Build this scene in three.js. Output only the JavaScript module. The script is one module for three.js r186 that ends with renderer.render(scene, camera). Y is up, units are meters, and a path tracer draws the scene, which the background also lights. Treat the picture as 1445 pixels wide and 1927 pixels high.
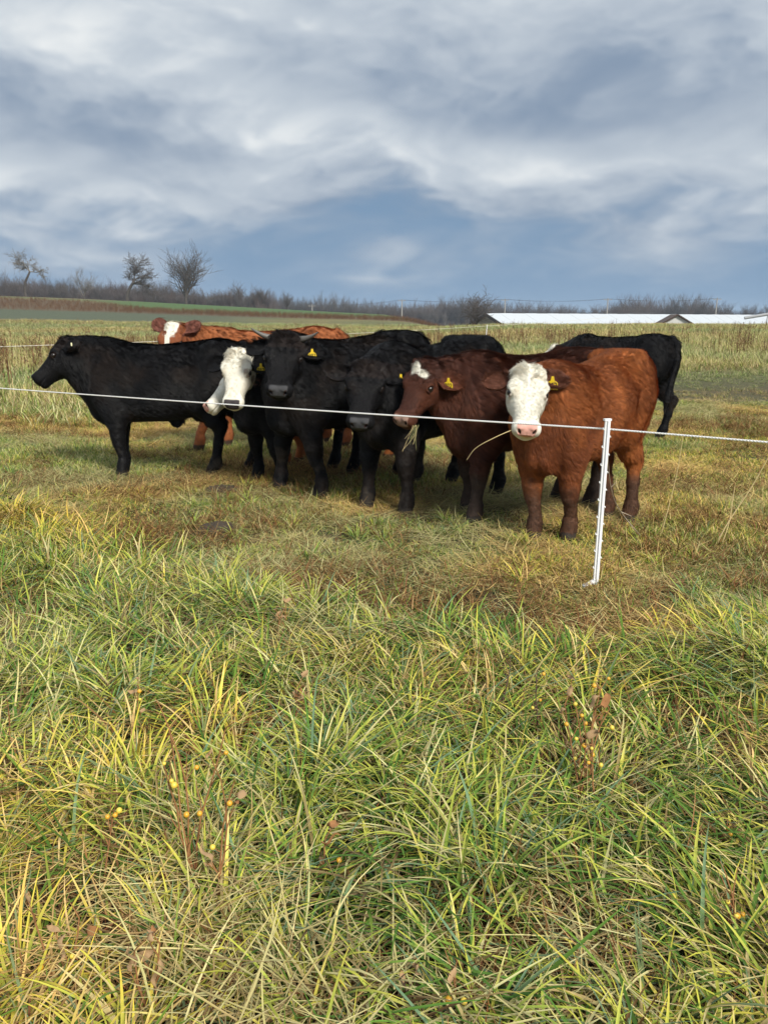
import * as THREE from 'three';
import { mergeGeometries } from 'three/addons/utils/BufferGeometryUtils.js';

// ------------------------------------------------------------------ camera, sky, sun, exposure
const scene = new THREE.Scene();
const camera = new THREE.PerspectiveCamera(67.3, 767 / 1024, 0.05, 4000);
camera.position.set(0, 1.6, 0);
camera.rotation.set(THREE.MathUtils.degToRad(-14.2), 0, 0);

const renderer = new THREE.WebGLRenderer({ antialias: true });
renderer.setSize(767, 1024);
renderer.toneMapping = THREE.LinearToneMapping;
renderer.toneMappingExposure = 2.45;
renderer.shadowMap.enabled = true;

// seeded random numbers and noise
function rng(seed) {
  let a = seed >>> 0;
  return () => { a = (a + 0x6d2b79f5) | 0; let t = Math.imul(a ^ (a >>> 15), 1 | a); t = (t + Math.imul(t ^ (t >>> 7), 61 | t)) ^ t; return ((t ^ (t >>> 14)) >>> 0) / 4294967296; };
}
const clamp = (x, a = 0, b = 1) => (x < a ? a : x > b ? b : x);
const mix = (a, b, t) => a + (b - a) * t;
const sstep = (a, b, x) => { const t = clamp((x - a) / (b - a)); return t * t * (3 - 2 * t); };
const mixc = (a, b, t) => [mix(a[0], b[0], t), mix(a[1], b[1], t), mix(a[2], b[2], t)];
const hash = (x, y, z) => { let h = (Math.imul(x, 374761393) + Math.imul(y, 668265263) + Math.imul(z, 2147483647 - 1013)) | 0; h = Math.imul(h ^ (h >>> 13), 1274126177); return ((h ^ (h >>> 16)) >>> 0) / 4294967296; };
function noise(x, y, z = 0) {
  const ix = Math.floor(x), iy = Math.floor(y), iz = Math.floor(z);
  let fx = x - ix, fy = y - iy, fz = z - iz;
  fx = fx * fx * (3 - 2 * fx); fy = fy * fy * (3 - 2 * fy); fz = fz * fz * (3 - 2 * fz);
  const l = (k) => mix(mix(hash(ix, iy, k), hash(ix + 1, iy, k), fx), mix(hash(ix, iy + 1, k), hash(ix + 1, iy + 1, k), fx), fy);
  return fz === 0 ? l(iz) : mix(l(iz), l(iz + 1), fz);
}
function fbm(x, y, z, n) { let s = 0, a = 0.5, t = 0; for (let i = 0; i < n; i++) { s += a * noise(x, y, z); t += a; a *= 0.5; x = x * 2.03 + 11.3; y = y * 2.03 + 5.7; z = z * 2.03 + 3.1; } return s / t; }

// the overcast sky: air and clouds, by direction (azimuth from straight ahead, elevation), in degrees
{
  const W = 3072, H = 1536, data = new Float32Array(W * H * 4);
  const G = (a, e, a0, e0, ra, re, tilt = 0) => { const c = Math.cos(tilt), s = Math.sin(tilt), x = a - a0, y = e - e0, p = (x * c + y * s) / ra, q = (-x * s + y * c) / re; return Math.exp(-(p * p + q * q)); };
  const low = [0.155, 0.262, 0.40], slate = [0.205, 0.27, 0.365], pale = [0.50, 0.55, 0.60], glow = [0.80, 0.81, 0.80];
  for (let j = 0; j < H; j++) {
    const el = ((j + 0.5) / H - 0.5) * 180, ce = Math.cos(el * Math.PI / 180), se = Math.sin(el * Math.PI / 180);
    for (let i = 0; i < W; i++) {
      const o = (j * W + i) * 4;
      data[o + 3] = 1;
      if (el < -1) { data[o] = 0.2; data[o + 1] = 0.2; data[o + 2] = 0.14; continue; }
      const th = ((i + 0.5) / W - 0.5) * 2 * Math.PI, x = Math.cos(th) * ce, z = Math.sin(th) * ce;   // column direction (x, z)
      const az = Math.atan2(x, -z) * 180 / Math.PI;
      // cloud deck seen from below: flat layer coordinates
      const k = 1 / (Math.max(se, 0) + 0.13), px = x * k, pz = z * k;
      const w1 = fbm(px * 1.3 + 7, pz * 1.3 + 3, 0.5, 3) - 0.5, w2 = fbm(px * 1.3 - 5, pz * 1.3 + 9, 4.5, 3) - 0.5;
      const big = fbm(px * 0.9 + w1 * 1.2 + 20, pz * 1.1 + w2 * 1.2, 1.5, 3);
      const qx = x + w1 * 0.10, qy = se + w2 * 0.05, qz = z + w1 * 0.08;
      const fine = fbm(qx * 6.5 + 3, qy * 21 + 8, qz * 6.5 + 2.5, el > 40 ? 3 : 5), puff = el > 40 ? 0.5 : fbm(qx * 23 + w2 * 3 + fine * 2.2, qy * 50 + fine * 3, qz * 23 + 6.5, 5);
      const a = az + w1 * 9 + (fine - 0.5) * 4, e = el + w2 * 4.5 + (fine - 0.5) * 3 + (puff - 0.5) * 1.2;
      // large breaks and banks in the deck
      let b = 0.42 + (big - 0.5) * 0.38 + (fine - 0.5) * 0.85 + (puff - 0.5) * 0.64;
      b += 0.30 * G(a, e, -16, 17.2, 11, 2.0, 0.03) + 0.34 * G(a, e, -6, 12.2, 11, 1.5, -0.3) + 0.24 * G(a, e, 1.5, 9.0, 6, 1.2, -0.5) + 0.34 * G(a, e, -25, 9.2, 6, 0.8, -0.05) + 0.36 * G(a, e, -17, 7.4, 7, 0.9, -0.12);
      b += 0.28 * G(a, e, 14, 10.6, 13, 1.4, -0.02) + 0.15 * G(a, e, 24, 8.8, 5, 1) + 0.3 * G(a, e, 25, 19.8, 7, 2.4) + 0.26 * G(a, e, 6.5, 14.3, 2.2, 0.8);
      b -= 0.36 * G(a, e, 10, 13.6, 8, 2.6) + 0.22 * G(a, e, 22, 14, 7, 2) + 0.32 * G(a, e, -19, 12.2, 9, 1.7, -0.05) + 0.22 * G(a, e, -3, 6, 14, 1.6) + 0.25 * G(a, e, 12, 5.5, 14, 2);
      b += 0.25 * sstep(15, 30, el);                                  // the deck thins towards the zenith
      b = mix(0.10, b, sstep(-2.5, 7.5, e));                             // distant rain-blue air under the deck
      const t = clamp(b, -0.25, 1.2);
      let c = mixc(mixc(slate, pale, sstep(-0.22, 0.86, t)), glow, sstep(0.55, 1.25, t));
      const air = 1 - sstep(0.5, 8.5, el + (fine - 0.5) * 9 + (t - 0.35) * 6);
      c = mixc(c, low, air * 0.8);
      c = mixc(c, [0.29, 0.44, 0.64], Math.exp(-Math.max(el, 0) / 1.5) * 0.25);
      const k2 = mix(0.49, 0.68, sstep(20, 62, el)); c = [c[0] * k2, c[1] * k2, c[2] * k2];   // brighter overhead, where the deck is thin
      data[o] = c[0]; data[o + 1] = c[1]; data[o + 2] = c[2];
    }
  }
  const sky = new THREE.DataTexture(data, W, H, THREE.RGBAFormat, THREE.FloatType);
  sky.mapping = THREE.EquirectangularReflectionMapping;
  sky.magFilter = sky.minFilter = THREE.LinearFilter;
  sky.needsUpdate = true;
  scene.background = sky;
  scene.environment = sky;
}

// the veiled sun, behind the photographer and to the right
const sun = new THREE.DirectionalLight(new THREE.Color(1.0, 0.95, 0.85), 2.0);
sun.position.set(16, 26, 22);
sun.target.position.set(0, 0, -6);
sun.castShadow = true;
sun.shadow.radius = 24;
sun.shadow.mapSize.set(4096, 4096);
Object.assign(sun.shadow.camera, { left: -30, right: 30, top: 30, bottom: -30, near: 1, far: 120 });
scene.add(sun, sun.target);
scene.fog = new THREE.FogExp2(new THREE.Color().setRGB(0.50, 0.60, 0.72), 0.0003);

// ------------------------------------------------------------------ naming helpers
const taken = new Map();
function numbered(name) { const n = taken.get(name) ?? 0; taken.set(name, n + 1); return n ? name + '_' + String(n).padStart(3, '0') : name; }
function tag(o, label, category, group, kind) {
  if (label) o.userData.label = label;
  if (category) o.userData.category = category;
  if (group) o.userData.group = group;
  if (kind) o.userData.kind = kind;
  return o;
}
function top(o, name, label, category, group, kind) { o.name = numbered(name); scene.add(o); o.traverse((m) => { if (m.isMesh) m.castShadow = m.receiveShadow = true; }); return tag(o, label, category, group, kind); }
function part(name, geometry, material, parent) { const m = new THREE.Mesh(geometry, material); m.name = name; m.castShadow = m.receiveShadow = true; parent.add(m); return m; }
const std = (r, g, b, rough = 0.9, extra = {}) => new THREE.MeshStandardMaterial({ color: new THREE.Color().setRGB(r, g, b), roughness: rough, ...extra });
// ------------------------------------------------------------------ the land
const fenceSide = (x, z) => (x - 1.31) * -0.531 + (z + 4.56) * 0.847;          // metres on the near side of the wire
function height(x, z) {
  const d = Math.max(0, -z), right = 0.8 * sstep(13, 76, d) - 4.9 * sstep(82, 116, d) + 0.8 * sstep(150, 420, d);
  const left = (1.1 + 5.4 * sstep(45, -105, x)) * sstep(50, 182, d) - 3.5 * sstep(190, 330, d);
  const m = sstep(2, 26, x + (d - 100) * 0.04);
  let h = mix(left, right, d < 76 ? sstep(-4, 12, x) : m);
  h += 0.05 * (fbm(x * 0.22, z * 0.22, 2.2, 2) - 0.5) * sstep(0, 6, d) + 0.35 * (fbm(x * 0.02 + 4, z * 0.02, 6.2, 2) - 0.5) * sstep(25, 90, d);
  if (d < 16) h += 0.05 * (fbm(x * 1.7, z * 1.7, 1.2, 2) - 0.5) * (1 - sstep(8, 16, d)) * sstep(0.2, 1.2, fenceSide(x, z) + 0.4);
  return h;
}
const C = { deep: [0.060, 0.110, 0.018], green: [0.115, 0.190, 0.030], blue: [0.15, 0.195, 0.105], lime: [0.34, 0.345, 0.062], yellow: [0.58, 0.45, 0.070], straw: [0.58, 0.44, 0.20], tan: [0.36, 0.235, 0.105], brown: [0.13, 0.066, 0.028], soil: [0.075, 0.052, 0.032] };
function landColor(x, z) {
  const d = -z, n = fbm(x * 0.6, z * 0.6, 3.3, 4), big = fbm(x * 0.03 + 2, z * 0.05, 8.8, 3);
  let c = mixc([0.075, 0.050, 0.026], [0.062, 0.066, 0.022], sstep(0.42, 0.6, n));
  const far = sstep(11, 26, d);
  c = mixc(c, mixc([0.26, 0.225, 0.085], [0.17, 0.185, 0.065], sstep(0.4, 0.62, fbm(x * 0.12, z * 0.2, 5.5, 4))), far);
  if (d > 60) {
    const e = d + (big - 0.5) * 8 + x * 0.04, l = sstep(26, 6, x);
    c = mixc(c, [0.105, 0.135, 0.078], sstep(93, 97, e) * l * sstep(-10, -26, x));
    c = mixc(c, [0.15, 0.105, 0.056], sstep(116, 119, e) * l);
    const edge = mix(127, 148, sstep(-34, -60, x));
    c = mixc(c, mixc([0.23, 0.20, 0.085], [0.10, 0.17, 0.045], sstep(0.4, 0.55, big)), sstep(edge, edge + 3, e) * l);
    c = mixc(c, mixc([0.075, 0.175, 0.034], [0.10, 0.185, 0.045], big), sstep(edge + 2, edge + 7, e) * sstep(-66, -44, x - (d - 160) * 0.05) * l);
    c = mixc(c, [0.30, 0.24, 0.12], sstep(163, 167, e) * sstep(-52, -66, x) * 0.8);
    c = mixc(c, [0.09, 0.13, 0.045], sstep(215, 260, d));
  }
  return c;
}
{
  const xs = [], zs = [];
  for (let i = -150; i <= 150; i++) { const t = i / 150; xs.push(Math.sign(t) * (9 * Math.abs(t) + 900 * Math.abs(t) ** 4.2)); }
  for (let i = 0; i <= 330; i++) { const t = i / 330; zs.push(30 - 42 * t - 60 * t * t - 1400 * t ** 5.5); }
  const pos = [], col = [], uv = [], idx = [], nx = xs.length;
  zs.forEach((z, j) => xs.forEach((x, i) => { pos.push(x, height(x, z), z); col.push(...landColor(x, z)); uv.push(x / 1.7, z / 1.7); if (i && j) { const a = (j - 1) * nx + i - 1; idx.push(a, a + 1, a + nx, a + 1, a + nx + 1, a + nx); } }));
  const g = new THREE.BufferGeometry();
  g.setAttribute('position', new THREE.Float32BufferAttribute(pos, 3)); g.setAttribute('color', new THREE.Float32BufferAttribute(col, 3)); g.setAttribute('uv', new THREE.Float32BufferAttribute(uv, 2)); g.setIndex(idx); g.computeVertexNormals();
  // flecks of thatch and soil
  const n = 512, data = new Uint8Array(n * n * 4), r = rng(3);
  const buf = new Float32Array(n * n).fill(0.72);
  for (let k = 0; k < 26000; k++) { const x0 = r() * n, y0 = r() * n, a = r() * 6.28, l = 4 + r() * 16, v = 0.45 + r() * 0.75; for (let t = 0; t < l; t++) { const x = ((x0 + Math.cos(a) * t) | 0) & 511, y = ((y0 + Math.sin(a) * t) | 0) & 511; buf[y * n + x] = v; } }
  for (let i = 0; i < n * n; i++) { const v = clamp(buf[i]) * 255; data[i * 4] = v; data[i * 4 + 1] = v * 0.98; data[i * 4 + 2] = v * 0.94; data[i * 4 + 3] = 255; }
  const t = new THREE.DataTexture(data, n, n); t.wrapS = t.wrapT = THREE.RepeatWrapping; t.magFilter = THREE.LinearFilter; t.colorSpace = THREE.SRGBColorSpace; t.needsUpdate = true;
  const m = new THREE.Mesh(g, new THREE.MeshStandardMaterial({ vertexColors: true, map: t, bumpMap: t, bumpScale: 0.012, roughness: 1 }));
  top(m, 'ground', null, null, null, 'structure');
}
// ------------------------------------------------------------------ cattle
// Each animal is a distance field (torso loft, limb chains, neck, head loft) meshed with surface nets:
// a coarse grid for the body and a fine one for the head, both reading the same field.
const smin = (a, b, k) => { const h = Math.max(k - Math.abs(a - b), 0) / k; return Math.min(a, b) - h * h * k * 0.25; };
function spline(xs, ys) {
  const n = xs.length;
  return (x) => {
    if (x <= xs[0]) return ys[0];
    if (x >= xs[n - 1]) return ys[n - 1];
    let i = 0; while (x > xs[i + 1]) i++;
    const h = xs[i + 1] - xs[i], t = (x - xs[i]) / h;
    const m0 = i > 0 ? (ys[i + 1] - ys[i - 1]) / (xs[i + 1] - xs[i - 1]) : (ys[1] - ys[0]) / h, m1 = i < n - 2 ? (ys[i + 2] - ys[i]) / (xs[i + 2] - xs[i]) : (ys[n - 1] - ys[n - 2]) / h;
    const t2 = t * t, t3 = t2 * t;
    return ys[i] * (2 * t3 - 3 * t2 + 1) + m0 * h * (t3 - 2 * t2 + t) + ys[i + 1] * (3 * t2 - 2 * t3) + m1 * h * (t3 - t2);
  };
}
function table(f, a, b, n = 256) { const t = new Float32Array(n + 2); for (let i = 0; i <= n + 1; i++) t[i] = f(a + (b - a) * i / n); const s = n / (b - a); return (x) => { const u = clamp((x - a) * s, 0, n), i = u | 0; return t[i] + (t[i + 1] - t[i]) * (u - i); }; }
function surfaceNets(f, lo, hi, cell, keep) {
  const n = [0, 1, 2].map((i) => Math.ceil((hi[i] - lo[i]) / cell / 4) * 4 + 1), [nx, ny, nz] = n;
  const g = new Float32Array(nx * ny * nz), id = (i, j, k) => (k * ny + j) * nx + i;
  for (let K = 0; K < nz - 1; K += 4) for (let J = 0; J < ny - 1; J += 4) for (let I = 0; I < nx - 1; I += 4) {
    const c = f(lo[0] + (I + 2) * cell, lo[1] + (J + 2) * cell, lo[2] + (K + 2) * cell), far = Math.abs(c) > cell * 7;
    for (let k = K; k <= Math.min(K + 4, nz - 1); k++) for (let j = J; j <= Math.min(J + 4, ny - 1); j++) for (let i = I; i <= Math.min(I + 4, nx - 1); i++) {
      if ((k === K + 4 && k < nz - 1) || (j === J + 4 && j < ny - 1) || (i === I + 4 && i < nx - 1)) continue;
      g[id(i, j, k)] = far ? c : f(lo[0] + i * cell, lo[1] + j * cell, lo[2] + k * cell);
    }
  }
  const at = new Int32Array(nx * ny * nz).fill(-1), pos = [], idx = [];
  const E = [[0, 1], [0, 2], [0, 4], [1, 3], [1, 5], [2, 3], [2, 6], [3, 7], [4, 5], [4, 6], [5, 7], [6, 7]];
  const v = new Float32Array(8);
  for (let k = 0; k < nz - 1; k++) for (let j = 0; j < ny - 1; j++) for (let i = 0; i < nx - 1; i++) {
    let m = 0;
    for (let c = 0; c < 8; c++) { v[c] = g[id(i + (c & 1), j + ((c >> 1) & 1), k + (c >> 2))]; if (v[c] < 0) m |= 1 << c; }
    if (m === 0 || m === 255) continue;
    let x = 0, y = 0, z = 0, w = 0;
    for (const [a, b] of E) {
      if ((v[a] < 0) === (v[b] < 0)) continue;
      const t = v[a] / (v[a] - v[b]);
      x += mix(a & 1, b & 1, t); y += mix((a >> 1) & 1, (b >> 1) & 1, t); z += mix(a >> 2, b >> 2, t); w++;
    }
    at[id(i, j, k)] = pos.length / 3;
    pos.push(lo[0] + (i + x / w) * cell, lo[1] + (j + y / w) * cell, lo[2] + (k + z / w) * cell);
  }
  const quad = (a, b, c, d, flip) => {
    if (a < 0 || b < 0 || c < 0 || d < 0) return;
    if (keep) { const x = (pos[a * 3] + pos[c * 3]) / 2, y = (pos[a * 3 + 1] + pos[c * 3 + 1]) / 2, z = (pos[a * 3 + 2] + pos[c * 3 + 2]) / 2; if (!keep(x, y, z)) return; }
    if (flip) idx.push(a, c, b, a, d, c); else idx.push(a, b, c, a, c, d);
  };
  for (let k = 1; k < nz - 1; k++) for (let j = 1; j < ny - 1; j++) for (let i = 1; i < nx - 1; i++) {
    const s = g[id(i, j, k)] < 0;
    if (s !== g[id(i + 1, j, k)] < 0) quad(at[id(i, j - 1, k - 1)], at[id(i, j, k - 1)], at[id(i, j, k)], at[id(i, j - 1, k)], !s);
    if (s !== g[id(i, j + 1, k)] < 0) quad(at[id(i - 1, j, k - 1)], at[id(i - 1, j, k)], at[id(i, j, k)], at[id(i, j, k - 1)], !s);
    if (s !== g[id(i, j, k + 1)] < 0) quad(at[id(i - 1, j - 1, k)], at[id(i, j - 1, k)], at[id(i, j, k)], at[id(i - 1, j, k)], !s);
  }
  // drop unused vertices
  const map = new Int32Array(pos.length / 3).fill(-1), p2 = [];
  for (let q = 0; q < idx.length; q++) { const o = idx[q]; if (map[o] < 0) { map[o] = p2.length / 3; p2.push(pos[o * 3], pos[o * 3 + 1], pos[o * 3 + 2]); } idx[q] = map[o]; }
  return { pos: p2, idx };
}
const V = (x, y, z) => new THREE.Vector3(x, y, z);
const ellip = (x, y, z, rx, ry, rz) => { const k = Math.sqrt((x / rx) ** 2 + (y / ry) ** 2 + (z / rz) ** 2); return (k - 1) * Math.min(rx, ry, rz); };
const TX = [-0.87, -0.82, -0.70, -0.55, -0.30, 0.0, 0.26, 0.42, 0.54, 0.62, 0.67];
const T = {
  top: table(spline(TX, [1.14, 1.235, 1.285, 1.305, 1.275, 1.255, 1.265, 1.27, 1.22, 1.10, 0.98]), -0.87, 0.67),
  bot: table(spline(TX, [0.98, 0.84, 0.73, 0.66, 0.575, 0.535, 0.53, 0.535, 0.555, 0.64, 0.76]), -0.87, 0.67),
  wid: table(spline(TX, [0.07, 0.155, 0.232, 0.262, 0.305, 0.335, 0.305, 0.255, 0.215, 0.16, 0.08]), -0.87, 0.67),
};
const HU = [-0.07, -0.02, 0.05, 0.14, 0.23, 0.31, 0.39, 0.45, 0.495, 0.515];
const HD = {
  top: table(spline(HU, [0.0, 0.055, 0.075, 0.068, 0.052, 0.044, 0.042, 0.045, 0.030, 0.0]), -0.07, 0.515),
  bot: table(spline(HU, [-0.12, -0.165, -0.19, -0.205, -0.19, -0.148, -0.118, -0.108, -0.092, -0.06]), -0.07, 0.515),
  wid: table(spline(HU, [0.06, 0.098, 0.122, 0.132, 0.114, 0.094, 0.085, 0.092, 0.080, 0.045]), -0.07, 0.515),
};
function loft(P, lo, hi, x, y, z, e1, taperUp, taperDown) {
  const xc = clamp(x, lo, hi), t = P.top(xc), b = P.bot(xc), h = (t - b) / 2, q = (y - (t + b) / 2) / h;
  const w = P.wid(xc) * (q > 0 ? 1 - taperUp * Math.min(q * q, 1.5) : 1 - taperDown * Math.min(q * q, 1.5));
  const r = Math.pow(Math.pow(Math.abs(q), e1) + Math.pow(Math.abs(z) / w, e1), 1 / e1), d = (r - 1) * Math.min(h, w), e = x - xc;
  return e === 0 ? d : Math.sqrt(Math.max(d, 0) ** 2 + e * e) + Math.min(d, 0) * 0.0;
}
const hairMat = (rough, spec) => new THREE.MeshPhysicalMaterial({ color: 0xffffff, roughness: rough, specularIntensity: spec, side: THREE.DoubleSide });
// a tuft of a few hairs lying along +x, 1 long
function tuftGeometry(seed, count, spread, width) {
  const r = rng(seed), pos = [], idx = [];
  for (let i = 0; i < count; i++) {
    const y0 = (r() - 0.5) * spread, x0 = (r() - 0.5) * 0.5, len = 0.7 + r() * 0.5, yaw = (r() - 0.5) * 0.5, lift = 0.09 + r() * 0.2, n = pos.length / 3, wv = width * (0.7 + r() * 0.6);
    const steps = 3;
    for (let s = 0; s <= steps; s++) {
      const t = s / steps, x = x0 + len * t * Math.cos(yaw), y = y0 + len * t * Math.sin(yaw) + 0.05 * Math.sin(t * 3 + i), z = lift * Math.sin(t * 2.0) - 0.04, w = wv * (1 - t * 0.85);
      pos.push(x, z, y - w, x, z + 0.01, y + w);
      if (s) { const a = n + s * 2; idx.push(a - 2, a - 1, a, a - 1, a + 1, a); }
    }
  }
  const g = new THREE.BufferGeometry(); g.setAttribute('position', new THREE.Float32BufferAttribute(pos, 3)); g.setIndex(idx); g.computeVertexNormals(); return g;
}
const coatTufts = tuftGeometry(5, 10, 1.0, 0.030);
const eyeMat = new THREE.MeshPhysicalMaterial({ color: new THREE.Color().setRGB(0.012, 0.008, 0.006), roughness: 0.3, clearcoat: 0.15, clearcoatRoughness: 0.2 });
const tagTextures = new Map();
function tagMaterial(text) {
  if (!tagTextures.has(text)) {
    const c = document.createElement('canvas'); c.width = 128; c.height = 128;
    const x = c.getContext('2d');
    x.fillStyle = '#d8b71c'; x.fillRect(0, 0, 128, 128);
    x.fillStyle = '#14130f'; x.font = 'bold 74px sans-serif'; x.textAlign = 'center'; x.textBaseline = 'middle';
    x.save(); x.translate(64, 86); x.scale(0.9, 1); x.fillText(text, 0, 0); x.restore();
    const t = new THREE.CanvasTexture(c); t.colorSpace = THREE.SRGBColorSpace; t.magFilter = THREE.LinearFilter;
    tagTextures.set(text, new THREE.MeshStandardMaterial({ map: t, roughness: 0.55 }));
  }
  return tagTextures.get(text);
}
function tagGeometry() {
  const s = new THREE.Shape();
  s.moveTo(-0.031, 0); s.lineTo(0.031, 0); s.lineTo(0.030, 0.036); s.quadraticCurveTo(0.026, 0.046, 0.010, 0.052); s.lineTo(0.006, 0.076); s.lineTo(-0.006, 0.076); s.lineTo(-0.010, 0.052); s.quadraticCurveTo(-0.026, 0.046, -0.030, 0.036); s.closePath();
  const g = new THREE.ExtrudeGeometry(s, { depth: 0.003, bevelEnabled: true, bevelSize: 0.001, bevelThickness: 0.001, bevelSegments: 1 });
  const p = g.attributes.position, uv = g.attributes.uv;
  for (let i = 0; i < p.count; i++) uv.setXY(i, (p.getX(i) + 0.033) / 0.066, p.getY(i) / 0.078);
  g.translate(0, -0.070, 0);
  return g;
}
const earTagGeo = tagGeometry();

// o: front, hind = [x, z] ground points under the fore and hind quarters; hooves = [left fore, right fore, left hind, right hind] world [x, z];
// poll, muzzle = world points; face = the way the forehead points
function cattle(o) {
  const s = o.s, f0 = V(o.front[0], 0, o.front[1]), h0 = V(o.hind[0], 0, o.hind[1]), fwd = f0.clone().sub(h0).setY(0).normalize(), right = V(-fwd.z, 0, fwd.x);
  const mid = f0.clone().add(h0).multiplyScalar(0.5).addScaledVector(fwd, 0.085 * s);
  const loc = (p) => { const d = V(p[0], p[1], p[2]).sub(mid); return V(d.dot(fwd) / s, d.y / s, d.dot(right) / s); };
  const dir = (p) => { const d = V(p[0], p[1], p[2]); return V(d.dot(fwd), d.y, d.dot(right)).normalize(); };
  const B = { l: o.long ?? 1, w: o.wide ?? 1 };
  const hoof = o.hooves.map((q) => loc([q[0], 0, q[1]]));
  // head frame
  const poll = loc(o.poll), hu = loc(o.muzzle).sub(poll).normalize(), hv = dir(o.face); hv.addScaledVector(hu, -hv.dot(hu)).normalize();
  const hw = V().crossVectors(hu, hv).normalize(), hs = o.head ?? 1;         // hw: the animal's own right
  const H = (u, v, w) => poll.clone().addScaledVector(hu, u * hs).addScaledVector(hv, v * hs).addScaledVector(hw, w * hs);
  // limb chains: [ax, ay, az, ra, bx, by, bz, rb]
  const caps = [], cap = (a, ra, b, rb) => caps.push([a.x, a.y, a.z, ra, b.x - a.x, b.y - a.y, b.z - a.z, rb - ra, (b.x - a.x) ** 2 + (b.y - a.y) ** 2 + (b.z - a.z) ** 2]);
  for (let i = 0; i < 2; i++) {
    const sg = i === 0 ? -1 : 1, h = hoof[i], dx = h.x - 0.45, sh = V(0.52 + dx * 0.1, 0.86, sg * 0.15 * B.w), el = V(0.43 + dx * 0.25, 0.66, sg * 0.165 * B.w);
    const kn = V(mix(el.x, h.x, 0.62) + 0.012, 0.365, mix(el.z, h.z, 0.6)), fe = V(h.x - 0.006, 0.125, h.z);
    cap(sh, 0.13, el, 0.115); cap(el, 0.112, kn.clone().lerp(el, 0.15), 0.072); cap(kn.clone().add(V(0, 0.035, 0)), 0.060, kn.clone().add(V(0, -0.035, 0)), 0.054);
    cap(kn.clone().add(V(-0.008, -0.03, 0)), 0.050, fe.clone().add(V(-0.002, 0.06, 0)), 0.044); cap(fe, 0.050, fe.clone().add(V(0.002, -0.015, 0)), 0.050); cap(fe, 0.046, V(h.x + 0.008, 0.055, h.z), 0.048); cap(V(h.x + 0.008, 0.055, h.z), 0.050, V(h.x + 0.02, 0.025, h.z), 0.056);
  }
  for (let i = 2; i < 4; i++) {
    const sg = i === 2 ? -1 : 1, h = hoof[i], dx = h.x + 0.62, hip = V(-0.58, 1.0, sg * 0.13 * B.w), st = V(-0.42 + dx * 0.35, 0.74, sg * 0.18 * B.w);
    const hk = V(h.x - 0.09, 0.475, mix(st.z, h.z, 0.6)), fe = V(h.x - 0.03, 0.125, h.z);
    cap(hip, 0.17, st, 0.135); cap(V(-0.70, 1.0, sg * 0.12 * B.w), 0.13, V(-0.62 + dx * 0.45, 0.72, sg * 0.155 * B.w), 0.105); cap(st, 0.12, hk.clone().lerp(st, 0.35), 0.085); cap(V(-0.62 + dx * 0.45, 0.72, sg * 0.155 * B.w), 0.10, hk.clone().lerp(st, 0.2), 0.066); cap(hk.clone().lerp(st, 0.3), 0.082, hk, 0.060);
    cap(hk.clone().add(V(-0.038, 0.045, 0)), 0.036, hk, 0.052); cap(hk, 0.056, hk.clone().lerp(fe, 0.45), 0.043); cap(hk.clone().lerp(fe, 0.45), 0.043, fe, 0.047); cap(fe, 0.050, fe.clone().add(V(0, -0.015, 0)), 0.050);
    cap(fe, 0.046, V(h.x + 0.005, 0.055, h.z), 0.048); cap(V(h.x + 0.005, 0.055, h.z), 0.050, V(h.x + 0.02, 0.025, h.z), 0.056);
  }
  const limbs = caps.length;
  // neck: three chains from the shoulders to the back of the head
  const chain = (a, ra, m, rm, b, rb) => { const n = 4; let p = a, r = ra; for (let i = 1; i <= n; i++) { const t = i / n, q = V(0, 0, 0).addScaledVector(a, (1 - t) ** 2).addScaledVector(m, 2 * t * (1 - t)).addScaledVector(b, t * t), rq = (1 - t) ** 2 * ra + 2 * t * (1 - t) * rm + t * t * rb; cap(p, r, q, rq); p = q; r = rq; } };
  const mid3 = (a, b, k, lift) => a.clone().lerp(b, k).add(V(0.05, lift, 0));
  const nt = H(0.0, -0.07, 0), nm = H(0.06, -0.13, 0), nl = H(0.13, -0.20, 0);
  const a1 = V(0.40, 1.15, 0), a2 = V(0.44, 1.0, 0), a3 = V(0.52, 0.80, 0);
  const nk = o.neck ?? 1;
  chain(a1, 0.12, mid3(a1, nt, 0.5, 0.03), 0.085 * nk, nt, 0.075 * hs); chain(a2, 0.20, mid3(a2, nm, 0.5, 0.0), 0.125 * nk, nm, 0.095 * hs * nk); chain(a3, 0.15, mid3(a3, nl, 0.4, -0.02), 0.095 * nk, nl, 0.055 * hs * nk);
  const necks = caps.length;
  // tail
  const tl = o.tail ?? 0;
  { const pts = [[-0.80, 1.245, 0], [-0.875, 1.19, tl * 0.1], [-0.90, 1.0, tl * 0.3], [-0.86, 0.72, tl * 0.8], [-0.84, 0.52, tl], [-0.83, 0.36, tl]], rr = [0.048, 0.036, 0.028, 0.024, 0.038, 0.012]; for (let i = 0; i < 5; i++) cap(V(...pts[i]).add(V(0, i < 2 ? (o.hip ?? 0) : 0, 0)), rr[i], V(...pts[i + 1]).add(V(0, i < 1 ? (o.hip ?? 0) : 0, 0)), rr[i + 1]); }
  const seg = (c, x, y, z) => { const px = x - c[0], py = y - c[1], pz = z - c[2], t = clamp((px * c[4] + py * c[5] + pz * c[6]) / c[8]), qx = px - c[4] * t, qy = py - c[5] * t, qz = pz - c[6] * t; return Math.sqrt(qx * qx + qy * qy + qz * qz) - c[3] - c[7] * t; };
  const uvw = (x, y, z) => { const px = x - poll.x, py = y - poll.y, pz = z - poll.z; return [(px * hu.x + py * hu.y + pz * hu.z) / hs, (px * hv.x + py * hv.y + pz * hv.z) / hs, (px * hw.x + py * hw.y + pz * hw.z) / hs]; };
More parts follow.
